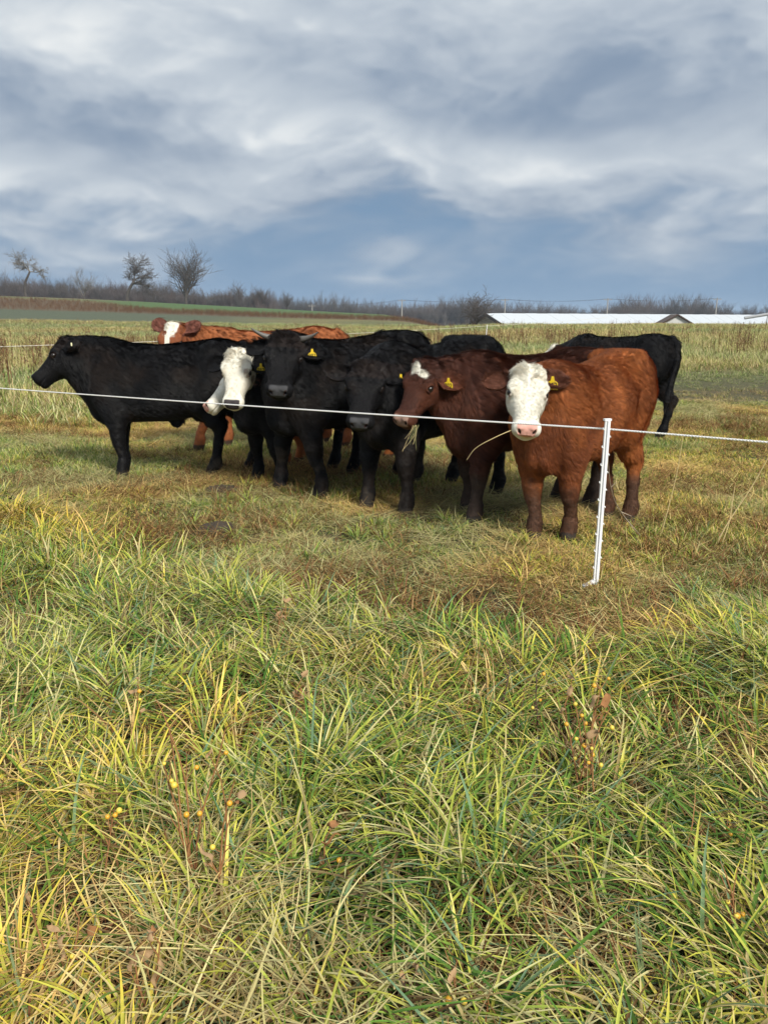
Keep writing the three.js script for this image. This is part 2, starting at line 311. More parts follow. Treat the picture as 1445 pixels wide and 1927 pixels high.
  // ears: root, axis out, broad axis, open axis, in head space
  const droop = o.ears ?? [0.12, 0.12], back = o.earBack ?? 0.25, tipLen = o.earLen ?? 0.225;
  const ears = [-1, 1].map((sg, i) => { const ax = V(droop[i], -back, sg).normalize(), br0 = V(-1, -0.15, 0), br = br0.addScaledVector(ax, -br0.dot(ax)).normalize(), op = V().crossVectors(br, ax).multiplyScalar(sg).normalize(); if (op.y < 0) op.negate(); return { r: V(0.03, -0.035, sg * 0.095), ax, br, op }; });
  function ear(E, u, v, w) {
    const px = u - E.r.x, py = v - E.r.y, pz = w - E.r.z, a = px * E.ax.x + py * E.ax.y + pz * E.ax.z;
    if (a < -0.06 || a > tipLen + 0.06) return 1;
    const b = px * E.br.x + py * E.br.y + pz * E.br.z + 0.01, c = px * E.op.x + py * E.op.y + pz * E.op.z, t = clamp(a / tipLen), w0 = mix(0.038, 0.088, sstep(0, 0.5, t)) * Math.sqrt(clamp(1.02 - Math.pow(t, 3.2)));
    const q = clamp(b / Math.max(w0, 0.01), -1, 1), cup = 0.036 * (1 - t * 0.6) * (q * q - 0.6) , th = 0.0075;
    const da = Math.max(-a - 0.02, a - tipLen, 0), db = Math.max(Math.abs(b) - w0, 0), dc = Math.max(Math.abs(c - cup) - th, 0), out = Math.sqrt(da * da + db * db + dc * dc);
    return out > 0 ? out - 0.003 : Math.max(Math.abs(c - cup) - th, -0.02);
  }
  const hwide = o.headWide ?? 1, hdeep = o.headDeep ?? 1;
  function head(u, v, w) {
    w /= hwide; if (v < 0) v /= hdeep;
    let d = loft(HD, -0.07, 0.515, u, v, w, 2.7, 0.04, 0.34);
    const aw = Math.abs(w);
    d = smin(d, ellip(u - 0.145, v - 0.030, aw - 0.100, 0.055, 0.030, 0.038), 0.035);          // brow
    d = smin(d, ellip(u - 0.19, v + 0.105, aw - 0.075, 0.085, 0.075, 0.045), 0.05);            // jaw muscle
    d = smin(d, ellip(u - 0.455, v + 0.005, aw - 0.058, 0.045, 0.042, 0.034), 0.03);           // muzzle
    d = smin(d, ellip(u + 0.01, v - 0.01, w, 0.05, 0.06, 0.085), 0.05);                        // poll
    const eu = u - 0.178, ev = v - 0.008, ew = aw - 0.126;
    d = Math.max(d, -(Math.sqrt(eu * eu * 0.7 + ev * ev * 1.3 + ew * ew) - 0.027));          // eye opening
    d = smin(d, ellip(u - 0.150, v - 0.014, aw - 0.122, 0.014, 0.032, 0.016), 0.012);         // lids
    d = smin(d, ellip(u - 0.205, v - 0.002, aw - 0.119, 0.009, 0.024, 0.010), 0.010);
    const nu = u - 0.492 + (aw - 0.05) * 0.6, nv = v - 0.018 - (aw - 0.05) * 0.9, nw = aw - 0.052;
    d = Math.max(d, -ellip(nu, nv, nw, 0.020, 0.021, 0.0115));
    d = smin(d, ellip(u - 0.478, v - 0.036, aw - 0.040, 0.020, 0.014, 0.026), 0.014);          // nostril rim
    d = smin(d, ellip(u - 0.475, v + 0.078, w, 0.040, 0.026, 0.052), 0.016);                   // chin                                 // nostrils
    d += 0.007 * Math.exp(-(((v + 0.056) / 0.006) ** 2)) * sstep(0.36, 0.42, u);               // mouth
    d += 0.003 * Math.exp(-((w / 0.004) ** 2)) * sstep(0.47, 0.5, u) * sstep(0.03, 0.01, Math.abs(v));
    return d * hs;
  }
  const depth = o.deep ?? 0;
  function body(x, y, z) {
    const az = Math.abs(z) / B.w;
    const y1 = y, lift = (o.hip ?? 0) * sstep(0.05, -0.6, x) * sstep(0.7, 1.1, y); y -= lift;
    let d = loft(T, -0.87, 0.67, x, y, az, 2.35, 0.16, 0.10);
    d = smin(d, ellip(x - 0.42, y - 0.93, az - 0.18, 0.19, 0.27, 0.095), 0.08);
    d = smin(d, ellip(x + 0.60, y - 0.98, az - 0.165, 0.20, 0.27, 0.12), 0.09);
    d = smin(d, ellip(x + 0.52, y - 1.240, az - 0.195, 0.075, 0.055, 0.06), 0.05);
    d = smin(d, ellip(x - 0.545, y - 0.655 + depth, az, 0.15, 0.145, 0.12), 0.09);
    d = smin(d, ellip(x + 0.36, y - 0.60, az, 0.10, 0.09, 0.07), 0.06);
    if (o.sheath) d = smin(d, ellip(x + 0.12, y - 0.52, az, 0.06, 0.07, 0.03), 0.05);
    // creases and hollows: behind the shoulder, before the thigh, below the loin, down the brisket
    d += 0.016 * Math.exp(-(((x - 0.20 - 0.18 * (y - 0.9)) / 0.055) ** 2)) * sstep(0.58, 0.72, y) * sstep(1.2, 1.05, y);
    d += 0.020 * Math.exp(-(((x + 0.335 + 0.28 * (y - 0.75)) / 0.05) ** 2)) * sstep(1.12, 0.95, y) * sstep(0.5, 0.62, y);
    d += 0.026 * Math.exp(-(((x + 0.33) / 0.10) ** 2 + ((y - 1.13) / 0.07) ** 2)) * sstep(0.12, 0.2, az);
    d += 0.012 * Math.exp(-(((x + 0.70 - 0.1 * (y - 0.9)) / 0.035) ** 2)) * sstep(0.6, 0.75, y) * sstep(1.15, 1.0, y);
    if (x > 0.4 && y < 1.0) d += 0.006 * Math.sin(z * 55 + 3 * Math.sin(y * 8)) * sstep(0.4, 0.55, x);
    d += 0.012 * (noise(x * 6 + (o.seed ?? 0), y * 6, z * 6) - 0.5);
    y = y1;
    let l = 9;
    if (y < 1.25) for (let i = 0; i < limbs; i++) { const q = seg(caps[i], x, y, z); l = smin(l, q, 0.035); }
    l = Math.max(l, 0.002 - y);
    d = smin(d, l, 0.07);
    let n = 9;
    for (let i = limbs; i < necks; i++) n = smin(n, seg(caps[i], x, y, z), 0.06);
    d = smin(d, n, 0.09);
    for (let i = necks; i < caps.length; i++) d = smin(d, seg(caps[i], x, y, z), 0.025);
    return d;
  }
  function field(x, y, z) {
    let d = body(x, y, z);
    let [u, v, w] = uvw(x, y, z); const far = Math.max(Math.abs(u - 0.22) - 0.42, Math.abs(v + 0.05) - 0.3, Math.abs(w) - 0.42);
    if (far > 0) return Math.min(d, far * hs + 0.05);
    d = smin(d, head(u, v, w), 0.045);
    if (!o.noEars) d = smin(d, Math.min(ear(ears[0], u, v, w), ear(ears[1], u, v, w)) * hs, 0.018);
    return d;
  }
  const inBox = (u, v, w, g) => Math.abs(w) < 0.33 + g && v < 0.15 + g && ((u > -g && u < 0.56 + g && v > -0.24 - g) || (u > -0.17 - g && u <= 0 && v > -0.11 - g));
  const inHead = (x, y, z) => { const [u, v, w] = uvw(x, y, z); return inBox(u, v, w, 0); };
  const lo = [-1.02, -0.03, -0.52 * B.w - 0.06], hi = [0.95, 1.42, 0.52 * B.w + 0.06];
  for (const c of [poll, H(0.55, 0, 0)]) { lo[0] = Math.min(lo[0], c.x - 0.25); hi[0] = Math.max(hi[0], c.x + 0.25); lo[1] = Math.min(lo[1], c.y - 0.25); hi[1] = Math.max(hi[1], c.y + 0.22); lo[2] = Math.min(lo[2], c.z - 0.28); hi[2] = Math.max(hi[2], c.z + 0.28); }
  for (const h of hoof) { lo[0] = Math.min(lo[0], h.x - 0.15); hi[0] = Math.max(hi[0], h.x + 0.15); lo[2] = Math.min(lo[2], h.z - 0.12); hi[2] = Math.max(hi[2], h.z + 0.12); }
  const A = surfaceNets(field, lo, hi, o.cell ?? 0.016, (x, y, z) => !inHead(x, y, z));
  // head grid in head space
  const hf = (u, v, w) => { const p = H(u, v, w); return field(p.x, p.y, p.z) / hs; };
  const Bm = surfaceNets(hf, [-0.22, -0.29, -0.38], [0.60, 0.20, 0.38], o.headCell ?? 0.0075, (u, v, w) => inBox(u, v, w, 0.012));
  for (let i = 0; i < Bm.pos.length; i += 3) { const p = H(Bm.pos[i], Bm.pos[i + 1], Bm.pos[i + 2]); Bm.pos[i] = p.x; Bm.pos[i + 1] = p.y; Bm.pos[i + 2] = p.z; }
  const flip = V().crossVectors(hu, hv).dot(hw) < 0;
  const nA = A.pos.length / 3, pos = A.pos.concat(Bm.pos), idx = A.idx.slice();
  for (let i = 0; i < Bm.idx.length; i += 3) { const [a, b, c] = [Bm.idx[i] + nA, Bm.idx[i + 1] + nA, Bm.idx[i + 2] + nA]; if (flip) idx.push(a, c, b); else idx.push(a, b, c); }
  // normals from the field, colours from the coat
  const N = pos.length / 3, nor = new Float32Array(N * 3), col = new Float32Array(N * 3), e = 0.004;
  const coat = (x, y, z) => { const h = uvw(x, y, z); const near = Math.abs(h[0] - 0.22) < 0.4 && Math.abs(h[1]) < 0.3 && Math.abs(h[2]) < 0.4; return o.coat({ x, y, z, u: h[0], v: h[1], w: h[2], hd: near ? head(h[0], h[1], h[2]) / hs : 9, ed: near ? Math.min(ear(ears[0], h[0], h[1], h[2]), ear(ears[1], h[0], h[1], h[2])) : 9, n: (fq, k = 0) => fbm(x * fq + k * 9.1, y * fq + k, z * fq + (o.seed ?? 0) * 3.7, 3) }); };
  for (let i = 0; i < N; i++) {
    const x = pos[i * 3], y = pos[i * 3 + 1], z = pos[i * 3 + 2];
    const a = field(x + e, y - e, z - e), b = field(x - e, y - e, z + e), c = field(x - e, y + e, z - e), d = field(x + e, y + e, z + e);
    let gx = a - b - c + d, gy = -a - b + c + d, gz = -a + b - c + d; const l = Math.hypot(gx, gy, gz) || 1;
    nor[i * 3] = gx / l; nor[i * 3 + 1] = gy / l; nor[i * 3 + 2] = gz / l;
    const k = coat(x, y, z); col[i * 3] = k[0]; col[i * 3 + 1] = k[1]; col[i * 3 + 2] = k[2];
    pos[i * 3] *= s; pos[i * 3 + 1] *= s; pos[i * 3 + 2] *= s;
  }
  const geo = new THREE.BufferGeometry();
  geo.setAttribute('position', new THREE.Float32BufferAttribute(pos, 3)); geo.setAttribute('normal', new THREE.BufferAttribute(nor, 3)); geo.setAttribute('color', new THREE.BufferAttribute(col, 3)); geo.setIndex(idx);
  const root = new THREE.Group();
  root.position.copy(mid); root.rotation.y = Math.atan2(-fwd.z, fwd.x);
  part('body', geo, o.skin, root);
  // hair
  const r = rng(100 + (o.seed ?? 0)), tri = idx.length / 3, cum = new Float32Array(tri); let total = 0;
  const pa = V(), pb = V(), pc = V();
  for (let t = 0; t < tri; t++) { pa.fromArray(pos, idx[t * 3] * 3); pb.fromArray(pos, idx[t * 3 + 1] * 3).sub(pa); pc.fromArray(pos, idx[t * 3 + 2] * 3).sub(pa); total += pb.cross(pc).length(); cum[t] = total; }
  const count = o.hairs ?? 14000, mats = [], cols = [], M = new THREE.Matrix4(), X = V(), Y = V(), Z = V();
  for (let i = 0; i < count; i++) {
    const pick = r() * total; let a = 0, b = tri - 1; while (a < b) { const m = (a + b) >> 1; if (cum[m] < pick) a = m + 1; else b = m; }
    let ra = r(), rb = r(); if (ra + rb > 1) { ra = 1 - ra; rb = 1 - rb; }
    const i0 = idx[a * 3], i1 = idx[a * 3 + 1], i2 = idx[a * 3 + 2], rc = 1 - ra - rb;
    const P = V(0, 0, 0), n = V(0, 0, 0), c = [0, 0, 0];
    for (const [k, wgt] of [[i0, rc], [i1, ra], [i2, rb]]) { P.x += pos[k * 3] * wgt; P.y += pos[k * 3 + 1] * wgt; P.z += pos[k * 3 + 2] * wgt; n.x += nor[k * 3] * wgt; n.y += nor[k * 3 + 1] * wgt; n.z += nor[k * 3 + 2] * wgt; for (let q = 0; q < 3; q++) c[q] += col[k * 3 + q] * wgt; }
    n.normalize();
    const x = P.x / s, y = P.y / s, z = P.z / s, [u, v, w] = uvw(x, y, z);
    let len, flow;
    const onHead = u > -0.03 && v > -0.24 && Math.abs(w) < 0.36 && u < 0.56 && Math.min(head(u, v, w) / hs, ear(ears[0], u, v, w), ear(ears[1], u, v, w)) < 0.015;
    if (onHead) {
      if (u > 0.42) continue;
      if (Math.hypot(u - 0.178, v - 0.008, Math.abs(w) - 0.126) < 0.045) continue;
      const sw = noise(u * 30, w * 30, 3) * 6;
      const top_ = sstep(0.16, 0.04, u);
      len = mix(0.012, 0.023, top_) * (o.curl ?? 1);
      flow = u < 0.17 ? hw.clone().multiplyScalar(Math.sign(w) * 0.7 + Math.sin(sw) * 0.5).addScaledVector(hu, -0.3 + Math.cos(sw) * 0.5) : hu.clone().addScaledVector(hw, w * 4 + Math.sin(sw) * 0.15);
      if (u < 0.07 && r() < 0.5) { len *= 1.5; }
    } else if (y < 0.5) { if (y < 0.07) continue; len = 0.018; flow = V(-0.1, -1, 0); }
    else { len = 0.034 * (o.shag ?? 1) * (0.7 + 0.6 * noise(x * 5, y * 5, z * 5)); const sw = (noise(x * 4 + 9, y * 4, z * 4) - 0.5) * 1.6; flow = V(-0.75 + sw * 0.4, -0.75 + sw, 0.0); if (u > -0.5 && x > 0.6) flow.set(-0.4, -0.9, 0); }
    flow.addScaledVector(n, -flow.dot(n)); if (flow.lengthSq() < 1e-4) flow.set(-n.y, n.x, 0); flow.normalize();
    X.copy(flow); Y.copy(n); Z.crossVectors(X, Y).normalize();
    const L = len * s * (0.75 + r() * 0.6), wd = 0.024 * (onHead ? 0.75 : 1) * s;
    M.makeBasis(X.multiplyScalar(L), Y.multiplyScalar(L * (0.7 + r() * 0.8)), Z.multiplyScalar(wd * (0.8 + r() * 0.6))); M.setPosition(P.x, P.y, P.z);
    mats.push(M.clone()); const g = onHead ? 0.9 + r() * 0.2 : 0.66 + r() * 0.66; cols.push([c[0] * g, c[1] * g, c[2] * g]);
  }
  // the hair on the poll
  const tufty = o.topknot ?? 0;
  for (let i = 0; i < tufty; i++) {
    const w = (r() - 0.5) * 0.12, u = -0.03 + r() * 0.07, P = H(u, HD.top(u) * 0.93, w).multiplyScalar(s);
    X.copy(hu).multiplyScalar(-0.2 - r() * 0.9).addScaledVector(hw, (r() - 0.5) * 1.3 + w * 6).addScaledVector(hv, 0.5 + r() * 0.5).normalize(); Y.copy(hv); Z.crossVectors(X, Y).normalize(); Y.crossVectors(Z, X);
    const L = s * (0.022 + r() * 0.024); M.makeBasis(X.clone().multiplyScalar(L), Y.clone().multiplyScalar(L), Z.clone().multiplyScalar(0.016)); M.setPosition(P.x, P.y, P.z);
    const q = H(u, 0.06, w), k = coat(q.x, q.y, q.z), g = 0.7 + r() * 0.6; mats.push(M.clone()); cols.push([k[0] * g, k[1] * g, k[2] * g]);
  }
  const hair = new THREE.InstancedMesh(coatTufts, o.hairSkin, mats.length), cc = new THREE.Color();
  mats.forEach((m, i) => { hair.setMatrixAt(i, m); hair.setColorAt(i, cc.setRGB(...cols[i])); });
  hair.name = 'coat_hair'; hair.userData.kind = 'stuff'; hair.castShadow = hair.receiveShadow = true; root.add(hair);
  // eyes
  for (const sg of [-1, 1]) { const p = H(0.178, 0.004, sg * 0.1165 * hwide).multiplyScalar(s), m = part('eye', new THREE.SphereGeometry(0.0262 * s * hs, 20, 14), eyeMat, root); m.position.copy(p); }
  // ear tags hang from the ears
  (o.tags ?? []).forEach(([sg, text, turn, along = 0.42]) => {
    const E = ears[sg < 0 ? 0 : 1], q = E.r.clone().addScaledVector(E.ax, tipLen * along).addScaledVector(E.op, 0.030).addScaledVector(E.br, -0.012), p = H(q.x, q.y, q.z).multiplyScalar(s);
    const m = part('ear_tag', earTagGeo, tagMaterial(text), root); m.position.copy(p); m.scale.setScalar(o.tagSize ?? 1.15); m.rotation.set(0, turn - root.rotation.y, (o.tagTilt ?? 0));
  });
  if (o.extra) o.extra({ root, H, s, hu, hv, hw, ears, tipLen });
  return top(root, o.name, o.label, o.category ?? 'cow', o.group ?? 'cattle standing behind the wire');
}

// coats
const skinMat = new THREE.MeshPhysicalMaterial({ vertexColors: true, roughness: 0.8, specularIntensity: 0.5 });
const darkSkin = new THREE.MeshPhysicalMaterial({ vertexColors: true, roughness: 0.75, specularIntensity: 0.22 });
const hairLight = hairMat(0.7, 0.5), hairDark = hairMat(0.5, 0.34);
const BLACK = [0.006, 0.0058, 0.0066], RED = [0.36, 0.112, 0.029], DRED = [0.062, 0.020, 0.0115], WHITE = [0.69, 0.66, 0.57];
const HOOF = [0.03, 0.026, 0.022], PINK = [0.62, 0.33, 0.27], SLATE = [0.05, 0.05, 0.053];
const nostril = (q) => { const a = Math.abs(q.w); return q.u > 0.46 && Math.hypot((q.u - 0.492 + (a - 0.05) * 0.6) * 0.85, (q.v - 0.018 - (a - 0.05) * 0.9) * 0.85, (a - 0.052) * 1.4) < 0.0185; };
const nosePad = (q) => sstep(0.452, 0.466, q.u + (q.v - 0.02) * 0.3) * sstep(0.066, 0.056, Math.abs(q.w) - Math.max(0, q.v) * 0.25) * sstep(-0.036, -0.024, q.v - Math.abs(q.w) * 0.25);
const isEar = (q) => q.ed < 0.014 && Math.abs(q.w) > 0.112;
function finish(q, c, pad) {
  if (q.hd < 0.02) { const a = Math.hypot((q.u - 0.178) * 0.85, (q.v - 0.008) * 1.1, Math.abs(q.w) - 0.122); c = mixc(c, [c[0] * 0.3 + 0.012, c[1] * 0.2 + 0.006, c[2] * 0.2 + 0.004], sstep(0.036, 0.028, a)); }   // dark lids
  const p = nosePad(q); c = mixc(c, pad.map((x) => x * (0.8 + 0.4 * q.n(40))), p);
  if (nostril(q)) c = [0.035, 0.015, 0.012];
  if (q.y < 0.065) c = mixc(c, HOOF, 0.9);
  return c;
}
const vary = (c, q, k = 0.35) => { const g = 1 - k / 2 + k * q.n(9) + k * 0.6 * (q.n(38, 2) - 0.5); return [c[0] * g, c[1] * g, c[2] * g]; };
const muddy = (c, q, amount) => mixc(c, [0.062, 0.050, 0.038], amount * sstep(0.52, 0.60, q.n(7, 4)) * sstep(0.5, 0.32, q.y));
const blackCoat = (q) => { let c = vary(BLACK, q, 0.5); c = mixc(c, [0.024, 0.016, 0.012], 0.5 * sstep(0.5, 0.7, q.n(4, 1))); if (!isEar(q) && q.u < 0.12 && q.u > -0.05 && q.v > -0.02) c = mixc(c, [0.022, 0.015, 0.013], 0.5); return finish(q, muddy(c, q, 0.5), SLATE); };
const faceMask = (q, edge) => !isEar(q) ? sstep(-0.055, -0.035, q.u + edge * (q.n(22, 6) - 0.5)) * sstep(-0.17, -0.145, q.v + (q.u > 0.3 ? 0.15 : 0) + edge * (q.n(22, 5) - 0.5)) * sstep(0.022, 0.012, q.hd) : 0;
const whiteHead = (q) => mixc(vary(WHITE, q, 0.16), [0.52, 0.42, 0.28], 0.45 * sstep(0.55, 0.72, q.n(16, 3)) * sstep(0.05, 0.14, q.u) + 0.35 * sstep(0.47, 0.6, q.n(26, 7)) * sstep(0.17, 0.05, q.u));
// ------------------------------------------------------------------ bare trees, woods, barn, poles
function limbTube(out, a, b, ra, rb, sides) {
  const d = b.clone().sub(a), n = out.pos.length / 3, up = Math.abs(d.y) > 0.9 * d.length() ? V(1, 0, 0) : V(0, 1, 0), p = up.cross(d).normalize(), q = d.clone().cross(p).normalize();
  for (let i = 0; i < sides; i++) { const g = i / sides * 2 * Math.PI, c = Math.cos(g), s = Math.sin(g); out.pos.push(a.x + (p.x * c + q.x * s) * ra, a.y + (p.y * c + q.y * s) * ra, a.z + (p.z * c + q.z * s) * ra, b.x + (p.x * c + q.x * s) * rb, b.y + (p.y * c + q.y * s) * rb, b.z + (p.z * c + q.z * s) * rb); }
  for (let i = 0; i < sides; i++) { const j = (i + 1) % sides; out.idx.push(n + i * 2, n + i * 2 + 1, n + j * 2, n + j * 2, n + i * 2 + 1, n + j * 2 + 1); }
}
const newOut = () => ({ pos: [], idx: [] });
function outGeo(o) { const g = new THREE.BufferGeometry(); g.setAttribute('position', new THREE.Float32BufferAttribute(o.pos, 3)); g.setIndex(o.idx); g.computeVertexNormals(); return g; }
// grows a limb in short bent segments and branches off along it
function grow(r, trunk, crown, p, dir, len, rad, level, o) {
  const segs = level === 0 ? 5 : 4, out = level === 0 ? trunk : crown;
  let a = p.clone(), d = dir.clone().normalize(), ra = rad;
  for (let i = 0; i < segs; i++) {
    const b = a.clone().addScaledVector(d, len / segs), rb = rad * (1 - (i + 1) / segs * (level === 0 ? 0.45 : 0.72));
    limbTube(out, a, b, ra, rb, level === 0 ? 8 : level < 2 ? 5 : 3);
    if (level < o.levels && (level > 0 || i >= 1 + (o.bare ?? 1))) {
      const kids = level === 0 ? o.kids0 : level === 1 ? 2 : o.kids;
      for (let k = 0; k < kids; k++) {
        if (level > 1 && r() < 0.22) continue;
        const side = V(r() - 0.5, (r() - 0.5) * 0.4, r() - 0.5).normalize(), spread = o.spread * (0.7 + r() * 0.6), nd = d.clone().multiplyScalar(Math.cos(spread)).addScaledVector(side.addScaledVector(d, -side.dot(d)).normalize(), Math.sin(spread)); nd.y += o.lift;
        grow(r, trunk, crown, b, nd, len * (level === 0 ? o.first : 0.62) * (0.7 + r() * 0.5), Math.max(rb * (level === 0 ? 0.62 : 0.6), o.twig), level + 1, o);
      }
    }
    a = b; ra = rb;
    d.add(V((r() - 0.5) * o.bend, (r() - 0.4) * o.bend * 0.6, (r() - 0.5) * o.bend)).normalize();
  }
}
const barkMat = std(0.060, 0.050, 0.043, 0.95), twigMat = std(0.085, 0.070, 0.062, 0.95), paleTwig = std(0.16, 0.14, 0.115, 0.95), woodMat = std(0.085, 0.070, 0.062, 0.95);
function bareTree(seed, x, z, h, o, label, mats = [barkMat, twigMat], group) {
  const r = rng(seed), t = newOut(), c = newOut(), g = new THREE.Group();
  grow(r, t, c, V(0, -0.3, 0), V(o.leanX ?? 0, 1, 0), h * (o.trunk ?? 0.42), h * (o.girth ?? 0.033), 0, { levels: 4, kids0: 3, kids: 2, spread: 0.62, lift: 0.12, bend: 0.3, first: 0.95, twig: h * 0.0034, ...o });
  part('trunk', outGeo(t), mats[0], g); part('crown', outGeo(c), mats[1], g);
  g.position.set(x, height(x, z), z); g.rotation.y = o.turn ?? r() * 6;
  return top(g, 'bare_tree', label, 'tree', group);
}
bareTree(11, -43.4, -175, 11.0, { levels: 4, kids: 1, trunk: 0.36, girth: 0.036, bare: 0, kids0: 4, spread: 0.62, lift: 0.16, bend: 0.22, first: 1.15 }, 'tallest bare tree with a round fan-shaped crown on the hill');
bareTree(27, -57.2, -178, 10.8, { trunk: 0.5, girth: 0.042, bare: 2, kids0: 3, spread: 0.8, lift: 0.05, bend: 0.6, first: 0.62, turn: 4.2 }, 'gnarled bare tree left of the round-crowned one');
bareTree(39, -80.6, -180, 10.6, { trunk: 0.58, girth: 0.034, bare: 3, kids0: 3, spread: 0.95, lift: 0.0, bend: 0.5, first: 0.5, leanX: 0.12 }, 'flat-topped leaning bare tree at the far left', [barkMat, paleTwig]);
bareTree(44, 11.6, -100, 6.2, { trunk: 0.34, girth: 0.03, kids0: 3, kids: 1, spread: 0.85, lift: 0.08, bend: 0.35, first: 1.0 }, 'broad bare tree beside the end of the long white-roofed barn');
bareTree(52, -85.5, -228, 8.5, { levels: 3, kids0: 3, twig: 0.03 }, 'small bare tree rising above the wood at the left', [barkMat, paleTwig]);
[[-45.18, 57, 8.5, 'largest bare tree of the small row behind the green field'], [-41.38, 58, 7.4, 'slim bare tree, second in the small row behind the green field'], [-38.27, 59, 6.9, 'bushy bare tree, third in the small row behind the green field'], [-30.32, 61, 6.2, 'lone small bare tree right of the row behind the green field']].forEach(([p, sd, h, label]) => bareTree(sd, p, -250, h, { levels: 3, kids0: 3, spread: 0.55, twig: 0.035 }, label, [barkMat, twigMat], 'small trees behind the green field'));

// woods along the skyline: copies of a few clumps
function clump(seed, n, wide, hi) {
  const r = rng(seed), t = newOut();
  for (let i = 0; i < n; i++) { const h = hi * (0.62 + r() * 0.45); grow(r, t, t, V((r() - 0.5) * wide, -0.5, (r() - 0.5) * 9), V((r() - 0.5) * 0.2, 1, 0), h * 0.5, h * 0.018, 0, { levels: 3, kids0: 2, kids: 1, spread: 0.5, lift: 0.2, bend: 0.3, first: 0.75, twig: 0.035, bare: 0 }); }
  for (let i = 0; i < n * 5; i++) { const x = (r() - 0.5) * wide * 1.1, z = (r() - 0.5) * 10; for (let k = 0; k < 7; k++) limbTube(t, V(x, 0, z), V(x + (r() - 0.5) * 2.2, 1.6 + r() * 2.8, z + (r() - 0.5) * 2), 0.09, 0.03, 3); }
  return outGeo(t);
}
function woodland(label, seed, n, place, hi) {
  const m = new THREE.InstancedMesh(clump(seed, 16, 22, hi), woodMat, n), r = rng(seed + 7), M = new THREE.Matrix4(), q = new THREE.Quaternion(), c = new THREE.Color();
  for (let i = 0; i < n; i++) { const [x, z, k] = place(i / (n - 1), r); q.setFromAxisAngle(V(0, 1, 0), (r() < 0.5 ? 0 : Math.PI) + (r() - 0.5) * 0.7); const s = k * (0.82 + r() * 0.4); M.compose(V(x, height(x, z) - 0.3, z), q, V(s, s * (0.85 + r() * 0.3), s)); m.setMatrixAt(i, M); const g = 0.8 + r() * 0.5; m.setColorAt(i, c.setRGB(g * (0.95 + r() * 0.2), g, g * (0.95 + r() * 0.12))); }
  return top(m, 'woodland', label, 'wood', null, 'stuff');
}
woodland('bare wood on the rise at the far left', 301, 26, (t, r) => [mix(-150, -66, t), -250 - r() * 26, mix(0.95, 0.62, t)], 11);
woodland('low bare scrub between the hilltop trees and the far fields', 302, 26, (t, r) => [mix(-92, -40, t), -246 - r() * 16, 0.55], 10);
woodland('long bare wood along the skyline behind the green field', 303, 70, (t, r) => [mix(-260, 40, t), -395 - r() * 36, mix(0.6, 0.85, t)], 12);
woodland('long bare wood along the skyline behind the barn', 304, 80, (t, r) => [mix(20, 340, t), -390 - r() * 40, 0.9 + 0.14 * Math.sin(t * 21)], 12.5);

// long white-roofed barn, mostly behind the crest of the pasture
{
  const g = new THREE.Group(), L = 120, hw = 7, eave = 2.9, ridge = 6.4, n = 40;
  const white = std(0.46, 0.49, 0.52, 0.5), wall = std(0.30, 0.28, 0.25, 0.9), dark = std(0.035, 0.033, 0.033, 0.8);
  for (let i = 0; i < n; i++) for (const sd of [-1, 1]) {                      // roof sheets with lapped edges
    const x0 = i / n * L - 0.04, x1 = (i + 1) / n * L, lift = (i % 2) * 0.02, s = new THREE.Shape([[0, 0], [hw + 0.4, -(ridge - eave + 0.2)], [hw + 0.4, -(ridge - eave + 0.2) + 0.08], [0, 0.08]].map(([a, b]) => new THREE.Vector2(a, b)));
    const e = new THREE.ExtrudeGeometry(s, { depth: x1 - x0, bevelEnabled: false }); e.rotateY(sd > 0 ? -Math.PI / 2 : Math.PI / 2); e.translate(sd > 0 ? x1 : x0, ridge + lift, 0);
    part('roof_panel', e, white, g);
  }
  const gable = new THREE.Shape([[-hw, 0], [hw, 0], [hw, eave], [0, ridge - 0.05], [-hw, eave]].map(([a, b]) => new THREE.Vector2(a, b)));
  const ge = new THREE.ExtrudeGeometry(gable, { depth: 0.2, bevelEnabled: false }); ge.rotateY(-Math.PI / 2); ge.translate(0.3, 0, 0); part('gable_wall', ge, wall, g);
  const ge2 = ge.clone(); ge2.translate(L - 0.4, 0, 0); part('gable_wall', ge2, wall, g);
  for (const sd of [-1, 1]) { const b = new THREE.BoxGeometry(L - 1, eave, 0.2); b.translate(L / 2, eave / 2, sd * (hw - 0.15)); part('side_wall', b, wall, g); const tr = new THREE.BoxGeometry(0.25, 0.35, Math.hypot(hw + 0.4, ridge - eave + 0.2)); tr.rotateX(sd * Math.atan2(ridge - eave + 0.2, hw + 0.4)); tr.translate(-0.2, (ridge + eave - 0.2) / 2 - 0.1, sd * (hw + 0.4) / 2); part('rake_board', tr, dark, g); }
  for (let i = 0; i < 9; i++) { const b = new THREE.BoxGeometry(0.06, 0.12, 2 * hw * (1 - i / 10) - 0.4); b.translate(0.04, eave + 0.1 + i * 0.33, 0); if (2 * hw * (1 - i / 10) > 0) part('gable_board', b, std(0.24, 0.22, 0.19, 0.9), g); }
  g.position.set(14.2, 2.08 - ridge, -110); g.rotation.y = Math.PI / 4;
  top(g, 'barn', 'long barn with a white metal roof behind the pasture crest', 'barn');
}
